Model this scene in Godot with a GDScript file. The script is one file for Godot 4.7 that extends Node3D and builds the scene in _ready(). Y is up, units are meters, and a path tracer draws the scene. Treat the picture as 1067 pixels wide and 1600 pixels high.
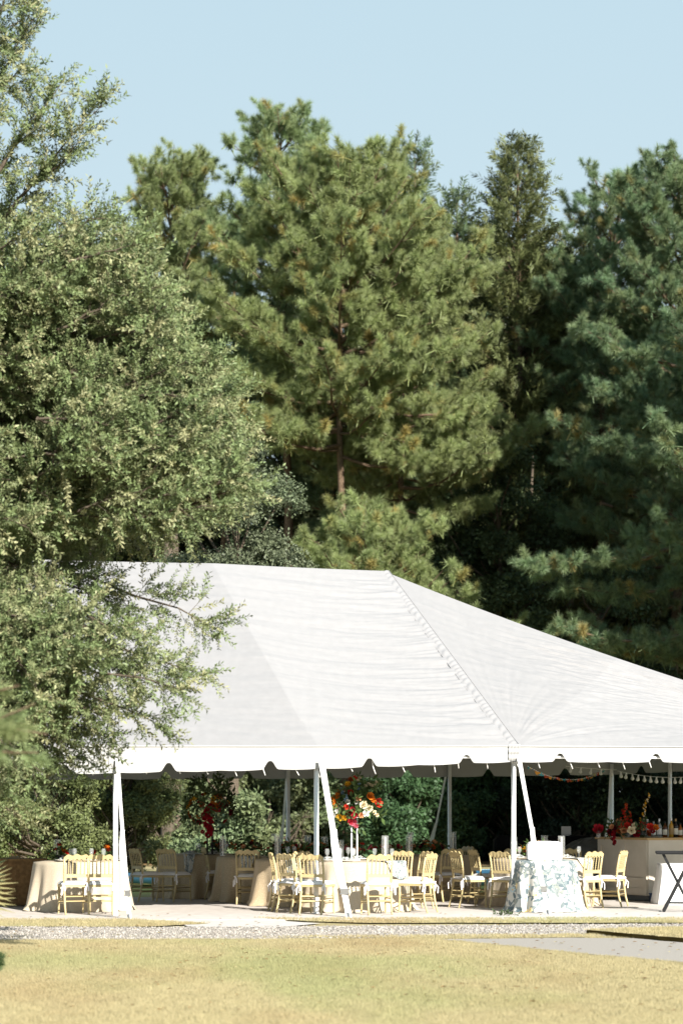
extends Node3D

# ---------------------------------------------------------------- helpers
var R := RandomNumberGenerator.new()
var used := {}
var M := {}
var field := FastNoiseLite.new()

func rf(a: float, b: float) -> float:
	return R.randf_range(a, b)

func lin(r: float, g: float, b: float, a := 1.0) -> Color:
	return Color(r, g, b, a)

func numbered(called: String) -> String:
	var n: int = used.get(called, -1) + 1
	used[called] = n
	return called if n == 0 else "%s_%03d" % [called, n]

func mat(c: Color, rough := 0.7, spec := 0.4) -> StandardMaterial3D:
	var m := StandardMaterial3D.new()
	var s := c.linear_to_srgb()
	s.a = c.a
	m.albedo_color = s
	m.roughness = rough
	m.metallic_specular = spec
	return m

func tinted(rough := 0.6, spec := 0.4, back := Color.BLACK) -> StandardMaterial3D:
	var m := mat(Color.WHITE, rough, spec)
	m.vertex_color_use_as_albedo = true
	if back != Color.BLACK:
		m.backlight_enabled = true
		m.backlight = back
	return m

func noise_tex(freq: float, c0: Color, c1: Color, size := 512, octaves := 4, cellular := false, s := 1) -> NoiseTexture2D:
	var n := FastNoiseLite.new()
	n.seed = s
	n.frequency = freq
	n.noise_type = FastNoiseLite.TYPE_CELLULAR if cellular else FastNoiseLite.TYPE_SIMPLEX_SMOOTH
	n.fractal_octaves = octaves
	var t := NoiseTexture2D.new()
	t.width = size
	t.height = size
	t.seamless = true
	t.noise = n
	var g := Gradient.new()
	g.set_color(0, c0)
	g.set_color(1, c1)
	t.color_ramp = g
	return t

func triplanar(m: StandardMaterial3D, scale: float, world := false) -> void:
	m.uv1_triplanar = true
	m.uv1_world_triplanar = world
	m.uv1_scale = Vector3.ONE * scale

func start() -> SurfaceTool:
	var st := SurfaceTool.new()
	st.begin(Mesh.PRIMITIVE_TRIANGLES)
	return st

func tri(st: SurfaceTool, a: Vector3, b: Vector3, c: Vector3) -> void:
	st.add_vertex(a)
	st.add_vertex(b)
	st.add_vertex(c)

func quad(st: SurfaceTool, a: Vector3, b: Vector3, c: Vector3, d: Vector3) -> void:
	tri(st, a, b, c)
	tri(st, a, c, d)

# a box with chamfered long edges is drawn as an octagonal prism; a plain one as six faces
func box(st: SurfaceTool, c: Vector3, s: Vector3, b := Basis()) -> void:
	st.set_smooth_group(-1)
	var h := s / 2.0
	var v: Array[Vector3] = []
	for i in 8:
		v.append(c + b * Vector3(h.x if i & 1 else -h.x, h.y if i & 2 else -h.y, h.z if i & 4 else -h.z))
	for f in [[0, 2, 3, 1], [4, 5, 7, 6], [0, 1, 5, 4], [2, 6, 7, 3], [0, 4, 6, 2], [1, 3, 7, 5]]:
		quad(st, v[f[0]], v[f[1]], v[f[2]], v[f[3]])
	st.set_smooth_group(0)

func frame_of(d: Vector3) -> Basis:
	var y := d.normalized()
	var x := y.cross(Vector3(0.03, 0.1, 1.0)).normalized() if absf(y.z) < 0.9 else y.cross(Vector3.UP).normalized()
	return Basis(x, y, x.cross(y))

func tube(st: SurfaceTool, pts: Array, radii: Array, sides := 8, cap := true) -> void:
	var rings := []
	var fr := frame_of(pts[1] - pts[0])
	for i in pts.size():
		var t: Vector3 = (pts[mini(i + 1, pts.size() - 1)] - pts[maxi(i - 1, 0)]).normalized()
		var x: Vector3 = (fr.x - t * t.dot(fr.x)).normalized()
		fr = Basis(x, t, x.cross(t))
		var ring := []
		for k in sides:
			var a := TAU * k / sides
			ring.append(pts[i] + (fr.x * cos(a) + fr.z * sin(a)) * radii[i])
		rings.append(ring)
	for i in pts.size() - 1:
		for k in sides:
			var l := (k + 1) % sides
			quad(st, rings[i][k], rings[i][l], rings[i + 1][l], rings[i + 1][k])
	if cap:
		for e in [0, pts.size() - 1]:
			if radii[e] > 0.0004:
				for k in range(1, sides - 1):
					tri(st, rings[e][0], rings[e][k], rings[e][k + 1])

func rod(st: SurfaceTool, a: Vector3, b: Vector3, r: float, sides := 8) -> void:
	tube(st, [a, b], [r, r], sides)

func lathe(st: SurfaceTool, prof: Array, at := Vector3.ZERO, sides := 16) -> void:
	for i in prof.size() - 1:
		var p: Vector2 = prof[i]
		var q: Vector2 = prof[i + 1]
		for k in sides:
			var a := TAU * k / sides
			var b := TAU * (k + 1) / sides
			var pa := at + Vector3(cos(a) * p.x, p.y, sin(a) * p.x)
			var pb := at + Vector3(cos(b) * p.x, p.y, sin(b) * p.x)
			var qa := at + Vector3(cos(a) * q.x, q.y, sin(a) * q.x)
			var qb := at + Vector3(cos(b) * q.x, q.y, sin(b) * q.x)
			if p.x > 0.0001:
				tri(st, pa, qb, pb) if q.x <= 0.0001 else quad(st, pa, qa, qb, pb)
			elif q.x > 0.0001:
				tri(st, pa, qa, qb)

# a grid of points f(u, v), u and v in 0..1
func sheet(st: SurfaceTool, nu: int, nv: int, f: Callable, uvs := false, tint = null) -> void:
	var p := []
	for j in nv + 1:
		for i in nu + 1:
			p.append(f.call(float(i) / nu, float(j) / nv))
	for j in nv:
		for i in nu:
			var ids := [j * (nu + 1) + i, j * (nu + 1) + i + 1, (j + 1) * (nu + 1) + i + 1, (j + 1) * (nu + 1) + i]
			for n in [0, 1, 2, 0, 2, 3]:
				if uvs:
					st.set_uv(Vector2(float(i + (1 if n == 1 or n == 2 else 0)) / nu, float(j + (1 if n >= 2 else 0)) / nv))
				if tint != null:
					st.set_color(tint.call(p[ids[n]]))
				st.add_vertex(p[ids[n]])

func mesh_of(st: SurfaceTool) -> ArrayMesh:
	st.generate_normals()
	st.index()
	return st.commit()

func put(called: String, mesh: Mesh, m: Material, parent: Node3D = self) -> MeshInstance3D:
	var o := MeshInstance3D.new()
	o.name = numbered(called) if parent == self else called
	o.mesh = mesh
	o.material_override = m
	parent.add_child(o, true)
	return o

func obj(called: String, st: SurfaceTool, m: Material, parent: Node3D = self) -> MeshInstance3D:
	return put(called, mesh_of(st), m, parent)

func tag(o: Node3D, label: String, category: String, group := "") -> Node3D:
	o.set_meta("label", label)
	o.set_meta("category", category)
	if group:
		o.set_meta("group", group)
	return o

func struct(o: Node3D, label := "") -> Node3D:
	o.set_meta("kind", "structure")
	if label:
		o.set_meta("label", label)
	return o

func thing(called: String, label: String, category: String, at := Vector3.ZERO, turn := 0.0, group := "") -> Node3D:
	var o := Node3D.new()
	o.name = numbered(called)
	add_child(o)
	o.position = at
	o.rotation.y = turn
	return tag(o, label, category, group)

func dup(root: Node3D, at: Vector3, turn: float, label: String) -> Node3D:
	var r: Node3D = root.duplicate()
	r.name = numbered(String(root.name).rstrip("0123456789").trim_suffix("_"))
	add_child(r)
	r.position = at
	r.rotation.y = turn
	r.set_meta("label", label)
	return r

func many(called: String, mesh: Mesh, m: Material, where: Array, tints: Array, parent: Node3D = self) -> MultiMeshInstance3D:
	var mm := MultiMesh.new()
	mm.transform_format = MultiMesh.TRANSFORM_3D
	mm.use_colors = true
	mm.mesh = mesh
	mm.instance_count = where.size()
	for i in where.size():
		mm.set_instance_transform(i, where[i])
		mm.set_instance_color(i, tints[i])
	var o := MultiMeshInstance3D.new()
	o.name = numbered(called) if parent == self else called
	o.multimesh = mm
	o.material_override = m
	parent.add_child(o, true)
	o.set_meta("kind", "stuff")
	return o

func turned(d: Vector3, s: float, at: Vector3) -> Transform3D:
	return Transform3D(frame_of(d).rotated(d.normalized(), rf(0, TAU)).scaled(Vector3.ONE * s) if false else (Basis(d.normalized(), rf(0, TAU)) * frame_of(d)) * Basis.from_scale(Vector3.ONE * s), at)

func any_dir() -> Vector3:
	var y := rf(-1, 1)
	var a := rf(0, TAU)
	var r := sqrt(1.0 - y * y)
	return Vector3(cos(a) * r, y, sin(a) * r)

# ground point: metres across and metres away from the camera
func at(x: float, d: float, y := 0.0) -> Vector3:
	return Vector3(x, y, -d)

# ---------------------------------------------------------------- the scene
func _ready() -> void:
	R.seed = 20
	field.seed = 5
	field.frequency = 0.35
	camera_and_light()
	materials()
	ground()
	tent()
	foliage_meshes()
	tables_and_chairs()
	bar_corner()
	hanging_lights()
	forest()
	oak()
	foreground_plants()

func camera_and_light() -> void:
	var cam := Camera3D.new()
	cam.name = "camera"
	add_child(cam)
	cam.position = Vector3(0, 1.65, 0)
	cam.projection = Camera3D.PROJECTION_FRUSTUM
	cam.keep_aspect = Camera3D.KEEP_HEIGHT
	cam.near = 0.5
	cam.far = 900.0
	cam.size = 0.5 * 1600.0 / 3778.0
	cam.frustum_offset = Vector2(0, 0.5 * 455.0 / 3778.0)
	var lens := CameraAttributesPhysical.new()
	lens.frustum_focal_length = 85.0
	lens.frustum_focus_distance = 36.5
	lens.frustum_near = 0.5
	lens.frustum_far = 900.0
	lens.exposure_aperture = 1.9
	cam.attributes = lens
	cam.projection = Camera3D.PROJECTION_FRUSTUM
	cam.size = 0.5 * 1600.0 / 3778.0
	cam.frustum_offset = Vector2(0, 0.5 * 455.0 / 3778.0)
	var we := WorldEnvironment.new()
	we.name = "environment"
	var e := Environment.new()
	e.background_mode = Environment.BG_SKY
	e.tonemap_mode = Environment.TONE_MAPPER_LINEAR
	e.tonemap_exposure = 2.15
	e.sdfgi_enabled = true
	e.ssao_enabled = true
	e.ssil_enabled = true
	var sm := ProceduralSkyMaterial.new()
	sm.sky_top_color = lin(0.185, 0.292, 0.370).linear_to_srgb()
	sm.sky_horizon_color = lin(0.34, 0.40, 0.42).linear_to_srgb()
	sm.sky_curve = 0.32
	sm.ground_bottom_color = lin(0.2, 0.17, 0.1).linear_to_srgb()
	sm.ground_horizon_color = lin(0.35, 0.36, 0.33).linear_to_srgb()
	sm.sun_angle_max = 4.0
	e.sky = Sky.new()
	e.sky.sky_material = sm
	we.environment = e
	add_child(we)
	var sun := DirectionalLight3D.new()
	sun.name = "sun"
	sun.light_energy = 1.6
	sun.light_color = Color(1.0, 0.98, 0.94)
	sun.light_angular_distance = 0.5
	sun.shadow_enabled = true
	add_child(sun)
	var az := deg_to_rad(29.0)
	var el := deg_to_rad(29.0)
	var to_sun := Vector3(sin(az) * cos(el), sin(el), cos(az) * cos(el))
	sun.look_at_from_position(Vector3.ZERO, -to_sun, Vector3.UP)

func materials() -> void:
	var weave := noise_tex(0.12, Color(0.35, 0.35, 0.35), Color(0.65, 0.65, 0.65), 512, 3)
	M.roof = mat(lin(0.298, 0.288, 0.292), 0.6, 0.35)
	M.roof.backlight_enabled = true
	M.roof.backlight = Color(0.17, 0.167, 0.165)
	M.roof.albedo_texture = noise_tex(0.02, Color(0.95, 0.95, 0.95), Color(1, 1, 1), 512, 5)
	triplanar(M.roof, 0.5)
	M.roof.vertex_color_use_as_albedo = true
	M.roof.heightmap_enabled = false
	M.valance = mat(lin(0.375, 0.37, 0.365), 0.55, 0.35)
	M.valance.backlight_enabled = true
	M.valance.backlight = Color(0.2, 0.2, 0.2)
	M.pipe = mat(lin(0.84, 0.84, 0.83), 0.5, 0.4)
	M.web = mat(lin(0.82, 0.81, 0.78), 0.8)
	M.steel = mat(lin(0.35, 0.34, 0.33), 0.35)
	M.steel.metallic = 0.8
	M.gold = mat(lin(0.57, 0.465, 0.25), 0.42, 0.5)
	M.gold.albedo_texture = noise_tex(0.06, Color(0.86, 0.84, 0.8), Color(1, 1, 1), 256, 3)
	triplanar(M.gold, 4.0)
	M.cushion = mat(lin(0.84, 0.81, 0.80), 0.85)
	M.champagne = mat(lin(0.62, 0.50, 0.345), 0.75, 0.4)
	M.champagne.albedo_texture = noise_tex(0.05, Color(0.72, 0.70, 0.66), Color(1, 1, 1), 512, 3, true)
	triplanar(M.champagne, 2.2)
	M.champagne.rim_enabled = true
	M.champagne.rim = 0.3
	M.cream = mat(lin(0.57, 0.495, 0.395), 0.7, 0.4)
	M.cream.albedo_texture = noise_tex(0.05, Color(0.86, 0.84, 0.80), Color(1, 1, 1), 512, 3, true)
	triplanar(M.cream, 2.2)
	M.print = mat(Color.WHITE, 0.8)
	M.print.albedo_texture = floral_print()
	M.paper = mat(lin(0.85, 0.85, 0.85), 0.6)
	M.white = mat(lin(0.84, 0.84, 0.83), 0.4)
	M.china = mat(lin(0.80, 0.80, 0.79), 0.15, 0.5)
	M.bar = mat(lin(0.60, 0.55, 0.47), 0.5)
	M.bar.albedo_texture = noise_tex(0.01, Color(0.93, 0.92, 0.9), Color(1, 1, 1), 256, 4)
	triplanar(M.bar, 1.0)
	M.counter = mat(lin(0.40, 0.26, 0.11), 0.4)
	M.black = mat(lin(0.012, 0.012, 0.013), 0.5)
	M.black_cloth = mat(lin(0.008, 0.008, 0.009), 0.95, 0.2)
	M.tarp = mat(lin(0.075, 0.085, 0.085), 0.35, 0.5)
	M.brown = mat(lin(0.26, 0.15, 0.055), 0.65)
	M.brown.albedo_texture = noise_tex(0.03, Color(0.7, 0.68, 0.66), Color(1, 1, 1), 256, 4)
	triplanar(M.brown, 1.5)
	var glass := mat(Color(0.93, 0.96, 0.95, 0.12), 0.05, 0.5)
	glass.transparency = BaseMaterial3D.TRANSPARENCY_ALPHA
	M.glass = glass
	M.wax = mat(lin(0.80, 0.76, 0.66), 0.5)
	M.bark = mat(lin(0.30, 0.215, 0.15), 0.95, 0.2)
	M.bark.albedo_texture = noise_tex(0.03, Color(0.42, 0.4, 0.38), Color(1, 1, 1), 512, 5)
	M.bark.uv1_triplanar = true
	M.bark.uv1_scale = Vector3(2.2, 0.7, 2.2)
	M.bark.heightmap_enabled = false
	M.pale_bark = mat(lin(0.22, 0.18, 0.14), 0.95, 0.2)
	M.pale_bark.albedo_texture = M.bark.albedo_texture
	M.pale_bark.uv1_triplanar = true
	M.pale_bark.uv1_scale = Vector3(3, 1, 3)
	M.needle = tinted(0.5, 0.5, Color(0.8, 0.8, 0.8))
	M.leaf = tinted(0.5, 0.35, Color(0.35, 0.35, 0.35))
	M.dull_leaf = tinted(0.55, 0.4, Color(0.6, 0.6, 0.6))
	M.petal = tinted(0.6, 0.35, Color(0.3, 0.3, 0.3))
	M.green = mat(lin(0.06, 0.10, 0.03), 0.6)
	M.lawn = tinted(0.95, 0.1)
	M.lawn.albedo_texture = noise_tex(0.05, Color(0.82, 0.81, 0.78), Color(1, 1, 1), 1024, 5, false, 9)
	triplanar(M.lawn, 0.45, true)
	M.blade = tinted(0.7, 0.3, Color(0.9, 0.9, 0.9))
	M.concrete = mat(lin(0.60, 0.555, 0.515), 0.9, 0.2)
	M.concrete.albedo_texture = noise_tex(0.012, Color(0.90, 0.89, 0.885), Color(1, 1, 1), 1024, 6, false, 4)
	triplanar(M.concrete, 0.3, true)
	M.gravel = mat(lin(0.49, 0.44, 0.39), 0.95, 0.2)
	M.gravel.albedo_texture = noise_tex(0.1, Color(0.72, 0.71, 0.70), Color(1, 1, 1), 1024, 4, true, 7)
	triplanar(M.gravel, 0.6, true)
	M.asphalt = mat(lin(0.40, 0.36, 0.32), 0.9, 0.2)
	M.asphalt.albedo_texture = noise_tex(0.08, Color(0.86, 0.855, 0.85), Color(1, 1, 1), 1024, 5, false, 8)
	triplanar(M.asphalt, 0.5, true)
	M.stone = tinted(0.9, 0.3)
	M.stone.metallic_specular = 0.3

# a white cloth print of grey-blue leaves on curling stems, with pale yellow blossoms
func floral_print() -> ImageTexture:
	var n := 768
	var im := Image.create(n, n, false, Image.FORMAT_RGB8)
	im.fill(Color(0.78, 0.765, 0.74))
	var q := RandomNumberGenerator.new()
	q.seed = 3
	var blob := func(cx: float, cy: float, a: float, b: float, turn: float, c: Color) -> void:
		var ca := cos(turn)
		var sa := sin(turn)
		var m := int(maxf(a, b)) + 1
		for y in range(-m, m + 1):
			for x in range(-m, m + 1):
				var u := (x * ca + y * sa) / a
				var v := (-x * sa + y * ca) / b
				if u * u + v * v * (1.0 + 0.8 * u) < 1.0:
					im.set_pixel(posmod(int(cx) + x, n), posmod(int(cy) + y, n), c)
	var blues := [Color(0.46, 0.50, 0.51), Color(0.53, 0.56, 0.56), Color(0.38, 0.43, 0.45), Color(0.56, 0.58, 0.55)]
	for k in 34:
		var p := Vector2(q.randf_range(0, n), q.randf_range(0, n))
		var a := q.randf_range(0, TAU)
		var curl := q.randf_range(-0.02, 0.02)
		for i in 70:
			p += Vector2(cos(a), sin(a)) * 5.0
			a += curl
			blob.call(p.x, p.y, 5.0, 4.0, a, blues[2])
			if i % 9 == 4:
				var side := 1.0 if i % 2 else -1.0
				var t := a + side * 1.0
				blob.call(p.x + cos(t) * 30, p.y + sin(t) * 30, 34.0, 15.0, t, blues[q.randi_range(0, 3)])
	for k in 13:
		var p := Vector2(q.randf_range(0, n), q.randf_range(0, n))
		for i in 6:
			var t := TAU * i / 6.0
			blob.call(p.x + cos(t) * 19, p.y + sin(t) * 19, 19.0, 11.0, t, Color(0.94, 0.84, 0.62) if k % 2 else Color(0.66, 0.73, 0.76))
		blob.call(p.x, p.y, 9.0, 9.0, 0.0, Color(0.85, 0.67, 0.38))
	return ImageTexture.create_from_image(im)

# ---------------------------------------------------------------- ground
func grass_tint(p: Vector3) -> Color:
	var a := field.get_noise_2d(p.x * 1.2, p.z * 0.45) * 0.5 + 0.5
	var b := field.get_noise_2d(p.x * 0.6 + 90.0, p.z * 0.25 + 40.0) * 0.5 + 0.5
	var straw := lin(0.465, 0.40, 0.235)
	var c := straw.lerp(lin(0.42, 0.335, 0.19), smoothstep(0.45, 0.85, a))
	var green := smoothstep(0.5, 0.78, b)
	if p.z > -30.0:
		green = maxf(green, 0.85 * smoothstep(1.6, 0.0, Vector2((p.x + 3.0) * 0.5, (p.z + 25.5) * 0.55).length()))
		green = maxf(green, 0.3 * smoothstep(1.3, 0.0, Vector2((p.x - 0.6) * 0.5, p.z + 23.0).length()))
	c = c.lerp(lin(0.32, 0.35, 0.155), green * 0.55)
	if p.z < -62.0:
		c = c.lerp(lin(0.28, 0.165, 0.08), smoothstep(-62.0, -67.0, p.z))
	elif p.z < -42.0:
		c = c.lerp(lin(0.36, 0.335, 0.12), smoothstep(-42.0, -46.0, p.z) * (1.0 - smoothstep(-48.0, -58.0, p.z)))
	return c

func flat_poly(called: String, pts: Array, y: float, m: Material, label: String, kind := "structure") -> MeshInstance3D:
	var poly := PackedVector2Array()
	for p in pts:
		poly.append(Vector2(p[0], -p[1]))
	var st := start()
	for i in Geometry2D.triangulate_polygon(poly):
		st.set_color(Color.WHITE)
		st.add_vertex(Vector3(poly[i].x, y, poly[i].y))
	var o := obj(called, st, m)
	o.set_meta("kind", kind)
	o.set_meta("label", label)
	return o

func inside(pts: Array, x: float, d: float) -> bool:
	var poly := PackedVector2Array()
	for p in pts:
		poly.append(Vector2(p[0], p[1]))
	return Geometry2D.is_point_in_polygon(Vector2(x, d), poly)

func ragged(pts: Array, amount: float) -> Array:
	var r := []
	for i in pts.size():
		var a := Vector2(pts[i][0], pts[i][1])
		var b := Vector2(pts[(i + 1) % pts.size()][0], pts[(i + 1) % pts.size()][1])
		var n := maxi(1, int(a.distance_to(b) / 0.22))
		for k in n:
			var p := a.lerp(b, float(k) / n)
			r.append([p.x + rf(-amount, amount) * 0.5, p.y + rf(-amount, amount)])
	return r

func ground() -> void:
	var st := start()
	sheet(st, 24, 200, func(u: float, v: float) -> Vector3:
		var d := 6.0 + 90.0 * v
		return Vector3(lerpf(-1, 1, u) * (8.0 + d * 0.3), -0.022 + 0.005 * field.get_noise_2d(u * 60.0, d * 2.0), -d), false, grass_tint)
	struct(obj("lawn", st, M.lawn), "dry yellow lawn in front of and behind the tent")
	st = start()
	var far := lin(0.22, 0.2, 0.09)
	for q in [[-600, 6, -9.9, -600], [9.9, 6, 600, -600]]:
		st.set_color(far)
		quad(st, Vector3(q[0], -0.06, 200), Vector3(q[2] * (3.6 if q[2] < 0 else 1.0), -0.06, 200), Vector3(q[2] * (3.6 if q[2] < 0 else 1.0), -0.06, -600), Vector3(q[0] * (3.6 if q[0] == 9.9 else 1.0), -0.06, -600))
	st.set_color(far)
	quad(st, Vector3(-35.6, -0.062, 200), Vector3(35.6, -0.062, 200), Vector3(35.6, -0.062, -600), Vector3(-35.6, -0.062, -600))
	struct(obj("terrain", st, M.lawn), "open ground reaching to the horizon")
	# the tent stands on a concrete slab
	st = start()
	box(st, Vector3(1.0, -0.1, -38.35), Vector3(24.0, 0.2, 8.1))
	struct(obj("concrete_slab", st, M.concrete), "pale concrete slab under the tent")
	# a shoulder of the same concrete reaching the gravel between the two grass strips
	flat_poly("concrete_apron", ragged([[-2.6, 34.4], [-1.0, 34.4], [-0.3, 33.3], [-0.9, 32.2], [-2.0, 32.4]], 0.05), -0.006, M.concrete, "pale concrete apron running from slab to gravel")
	var gravel := ragged([[-9, 32.9], [-2.2, 32.4], [9, 33.9], [9, 30.8], [1.3, 29.9], [-1.2, 29.5], [-9, 29.2]], 0.08)
	flat_poly("gravel_drive", gravel, -0.012, M.gravel, "pale gravel drive crossing in front of the tent")
	var path := ragged([[1.2, 29.5], [2.4, 29.75], [3.3, 29.8], [9, 28.0], [9, 21.5], [4.2, 24.1], [2.9, 26.3]], 0.05)
	flat_poly("asphalt_path", path, -0.008, M.asphalt, "grey asphalt path running off behind the lawn")
	var strips := [
		ragged([[-9, 34.6], [-3.0, 34.5], [-1.8, 33.3], [-2.6, 32.4], [-9, 32.5]], 0.06),
		ragged([[-1.3, 35.0], [-0.6, 34.75], [9, 35.0], [9, 33.6], [0.4, 33.4], [-0.5, 33.9]], 0.06),
		ragged([[3.1, 30.6], [4.2, 31.3], [9, 31.6], [9, 28.0], [4.2, 28.55]], 0.06),
		ragged([[-1.0, 29.9], [1.5, 30.35], [3.3, 30.5], [3.2, 29.9], [1.5, 29.65]], 0.06)]
	var names := ["dry grass strip between slab and gravel under the oak", "dry grass strip along the slab below the white box", "dry grass patch between gravel and asphalt path", "thin dry grass verge along the gravel by the asphalt path"]
	for i in 4:
		var pts: Array = strips[i]
		var lo := -0.004
		var poly := PackedVector2Array()
		for p in pts:
			poly.append(Vector2(p[0], -p[1]))
		st = start()
		for k in Geometry2D.triangulate_polygon(poly):
			var v := Vector3(poly[k].x, lo + (0.05 if i == 2 else 0.0), poly[k].y)
			st.set_color(grass_tint(v))
			st.add_vertex(v)
		if i == 2:   # a cut turf edge
			for k in poly.size():
				var a := poly[k]
				var b := poly[(k + 1) % poly.size()]
				st.set_color(lin(0.10, 0.075, 0.03))
				quad(st, Vector3(a.x, lo + 0.05, a.y), Vector3(b.x, lo + 0.05, b.y), Vector3(b.x, -0.03, b.y), Vector3(a.x, -0.03, a.y))
		struct(obj("grass_strip", st, M.lawn), names[i])
	# blades of grass
	st = start()
	for i in 14:
		var a := rf(0, TAU)
		var o := Vector3(rf(-0.06, 0.06), 0, rf(-0.06, 0.06))
		var w := Vector3(cos(a), 0, sin(a)) * 0.0035
		var h := rf(0.012, 0.036)
		var lean := Vector3(rf(-0.6, 0.6), 0, rf(-0.6, 0.6)) * h
		st.set_color(Color.WHITE)
		tri(st, o - w, o + w, o + lean + Vector3.UP * h)
	var tuft := mesh_of(st)
	var where := []
	var tints := []
	for i in 60000:
		var d := 17.0 + 13.5 * pow(R.randf(), 0.75)
		var x := rf(-0.15, 0.15) * d
		if inside(path, x, d) or inside(gravel, x, d) and R.randf() > 0.03:
			continue
		var p := at(x, d, -0.024)
		where.append(Transform3D(Basis(Vector3.UP, rf(0, TAU)) * Basis.from_scale(Vector3(1, rf(0.6, 1.3), 1)), p))
		var k := grass_tint(p) * rf(0.8, 1.25)
		k.a = 1
		tints.append(k)
	for i in 4:
		for n in 16000:
			var x := rf(-5.6, 5.6)
			var d := rf(28, 35.2)
			if inside(strips[i], x, d):
				var p := at(x, d, -0.004 + (0.05 if i == 2 else 0.0))
				where.append(Transform3D(Basis(Vector3.UP, rf(0, TAU)) * Basis.from_scale(Vector3(1, rf(0.6, 1.2), 1)), p))
				var k := grass_tint(p) * rf(0.8, 1.25)
				k.a = 1
				tints.append(k)
	tag(many("grass", tuft, M.blade, where, tints), "short dry yellow grass blades", "grass")
	# loose stones of the gravel
	st = start()
	lathe(st, [Vector2(0, -0.4), Vector2(0.8, -0.2), Vector2(1, 0.1), Vector2(0.6, 0.45), Vector2(0, 0.55)], Vector3.ZERO, 6)
	var stone := mesh_of(st)
	where = []
	tints = []
	for i in 26000:
		var x := rf(-5.4, 5.6)
		var d := rf(29.0, 34.0)
		if not inside(gravel, x, d):
			continue
		var s := rf(0.006, 0.018)
		where.append(Transform3D(Basis(any_dir(), rf(0, TAU)) * Basis.from_scale(Vector3(s, s * 0.7, s * rf(0.7, 1.2))), at(x, d, -0.008)))
		var g := rf(0.20, 0.46)
		tints.append(lin(g, g * 0.91, g * 0.82))
	tag(many("gravel", stone, M.stone, where, tints), "loose pale stones lying on the gravel drive", "gravel")
	# scattered fallen leaves
	st = start()
	st.set_color(Color.WHITE)
	quad(st, Vector3(-0.03, 0, 0), Vector3(0, 0.008, -0.017), Vector3(0.032, 0.003, 0), Vector3(0, 0.01, 0.017))
	where = []
	tints = []
	for i in 500:
		where.append(Transform3D(Basis(Vector3.UP, rf(0, TAU)), at(rf(-4.6, 4.8), rf(19, 36), 0.012)))
		tints.append([lin(0.3, 0.17, 0.06), lin(0.2, 0.12, 0.05), lin(0.5, 0.4, 0.2)][R.randi_range(0, 2)])
	tag(many("fallen_leaves", mesh_of(st), M.petal, where, tints), "small brown leaves fallen on lawn, gravel and slab", "leaves")

# ---------------------------------------------------------------- tent
const EAVE := [[-9.3, -11.0], [-6.3, -8.0], [-3.29, -5.0], [-0.375, -2.13], [2.625, 0.73]]   # eave x, ridge x of each rafter

func eave(x: float) -> Vector3:
	return Vector3(x, 2.479 + (x + 3.29) * 0.0064, -(35.2 + (x + 3.29) * 0.2705))

func ridge(x: float) -> Vector3:
	var t := (x + 5.0) / 2.9
	return Vector3(x, 5.61 + 0.03 * sin(clampf((x + 5.0) / 5.73, 0, 1) * PI) - 0.03 * (1.0 - pow(2.0 * (t - floorf(t)) - 1.0, 2.0)) * 0.5, -(41.2 + (x - 0.73) * 0.345))

const CORNER := Vector3(2.625, 2.517, -36.8)
const PEAK := Vector3(0.73, 5.60, -41.2)
const END := Vector3(9.0, 2.52, -38.0)
const REAR := [Vector3(-9.3, 2.5, -42.27), Vector3(-0.98, 2.5, -44.5), Vector3(2.02, 2.5, -45.3), Vector3(5.14, 2.5, -46.1), Vector3(9.0, 2.52, -41.5)]

func hip(u: float) -> Vector3:
	return PEAK.lerp(END, u) + Vector3.DOWN * 0.62 * u * (1.0 - u)

func scallop(s: float, top: float, low: float) -> float:
	var k := absf(fposmod(s / 1.524, 1.0) - 0.5) * 1.524      # distance to the notch
	return lerpf(low + 0.125, low, smoothstep(0.015, 0.125, k)) - 0.012 * sin(PI * clampf((k - 0.12) / 0.64, 0, 1))

func valance(called: String, top: Callable, low: Callable, length: float, shift: float, parent: Node3D) -> void:
	var st := start()
	var nu := int(length / 0.025)
	sheet(st, nu, 8, func(u: float, v: float) -> Vector3:
		var a: Vector3 = top.call(u)
		var y := scallop(u * length + shift, a.y, low.call(u))
		var s := u * length
		var push: float = 0.012 * sin(s * 5.3 + 2.0 * sin(s * 2.1)) * v + 0.02 * field.get_noise_2d(s * 6.0, v * 2.0) * v
		return Vector3(a.x, lerpf(a.y, y, v), a.z + push + 0.012 * v))
	obj(called, st, M.valance, parent)
	st = start()
	tube(st, range(nu / 4 + 1).map(func(i): return top.call(float(i) * 4.0 / nu) + Vector3(0, 0.0, 0.008)), range(nu / 4 + 1).map(func(_i): return 0.012), 6)
	obj("valance_seam", st, M.valance, parent)

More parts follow.
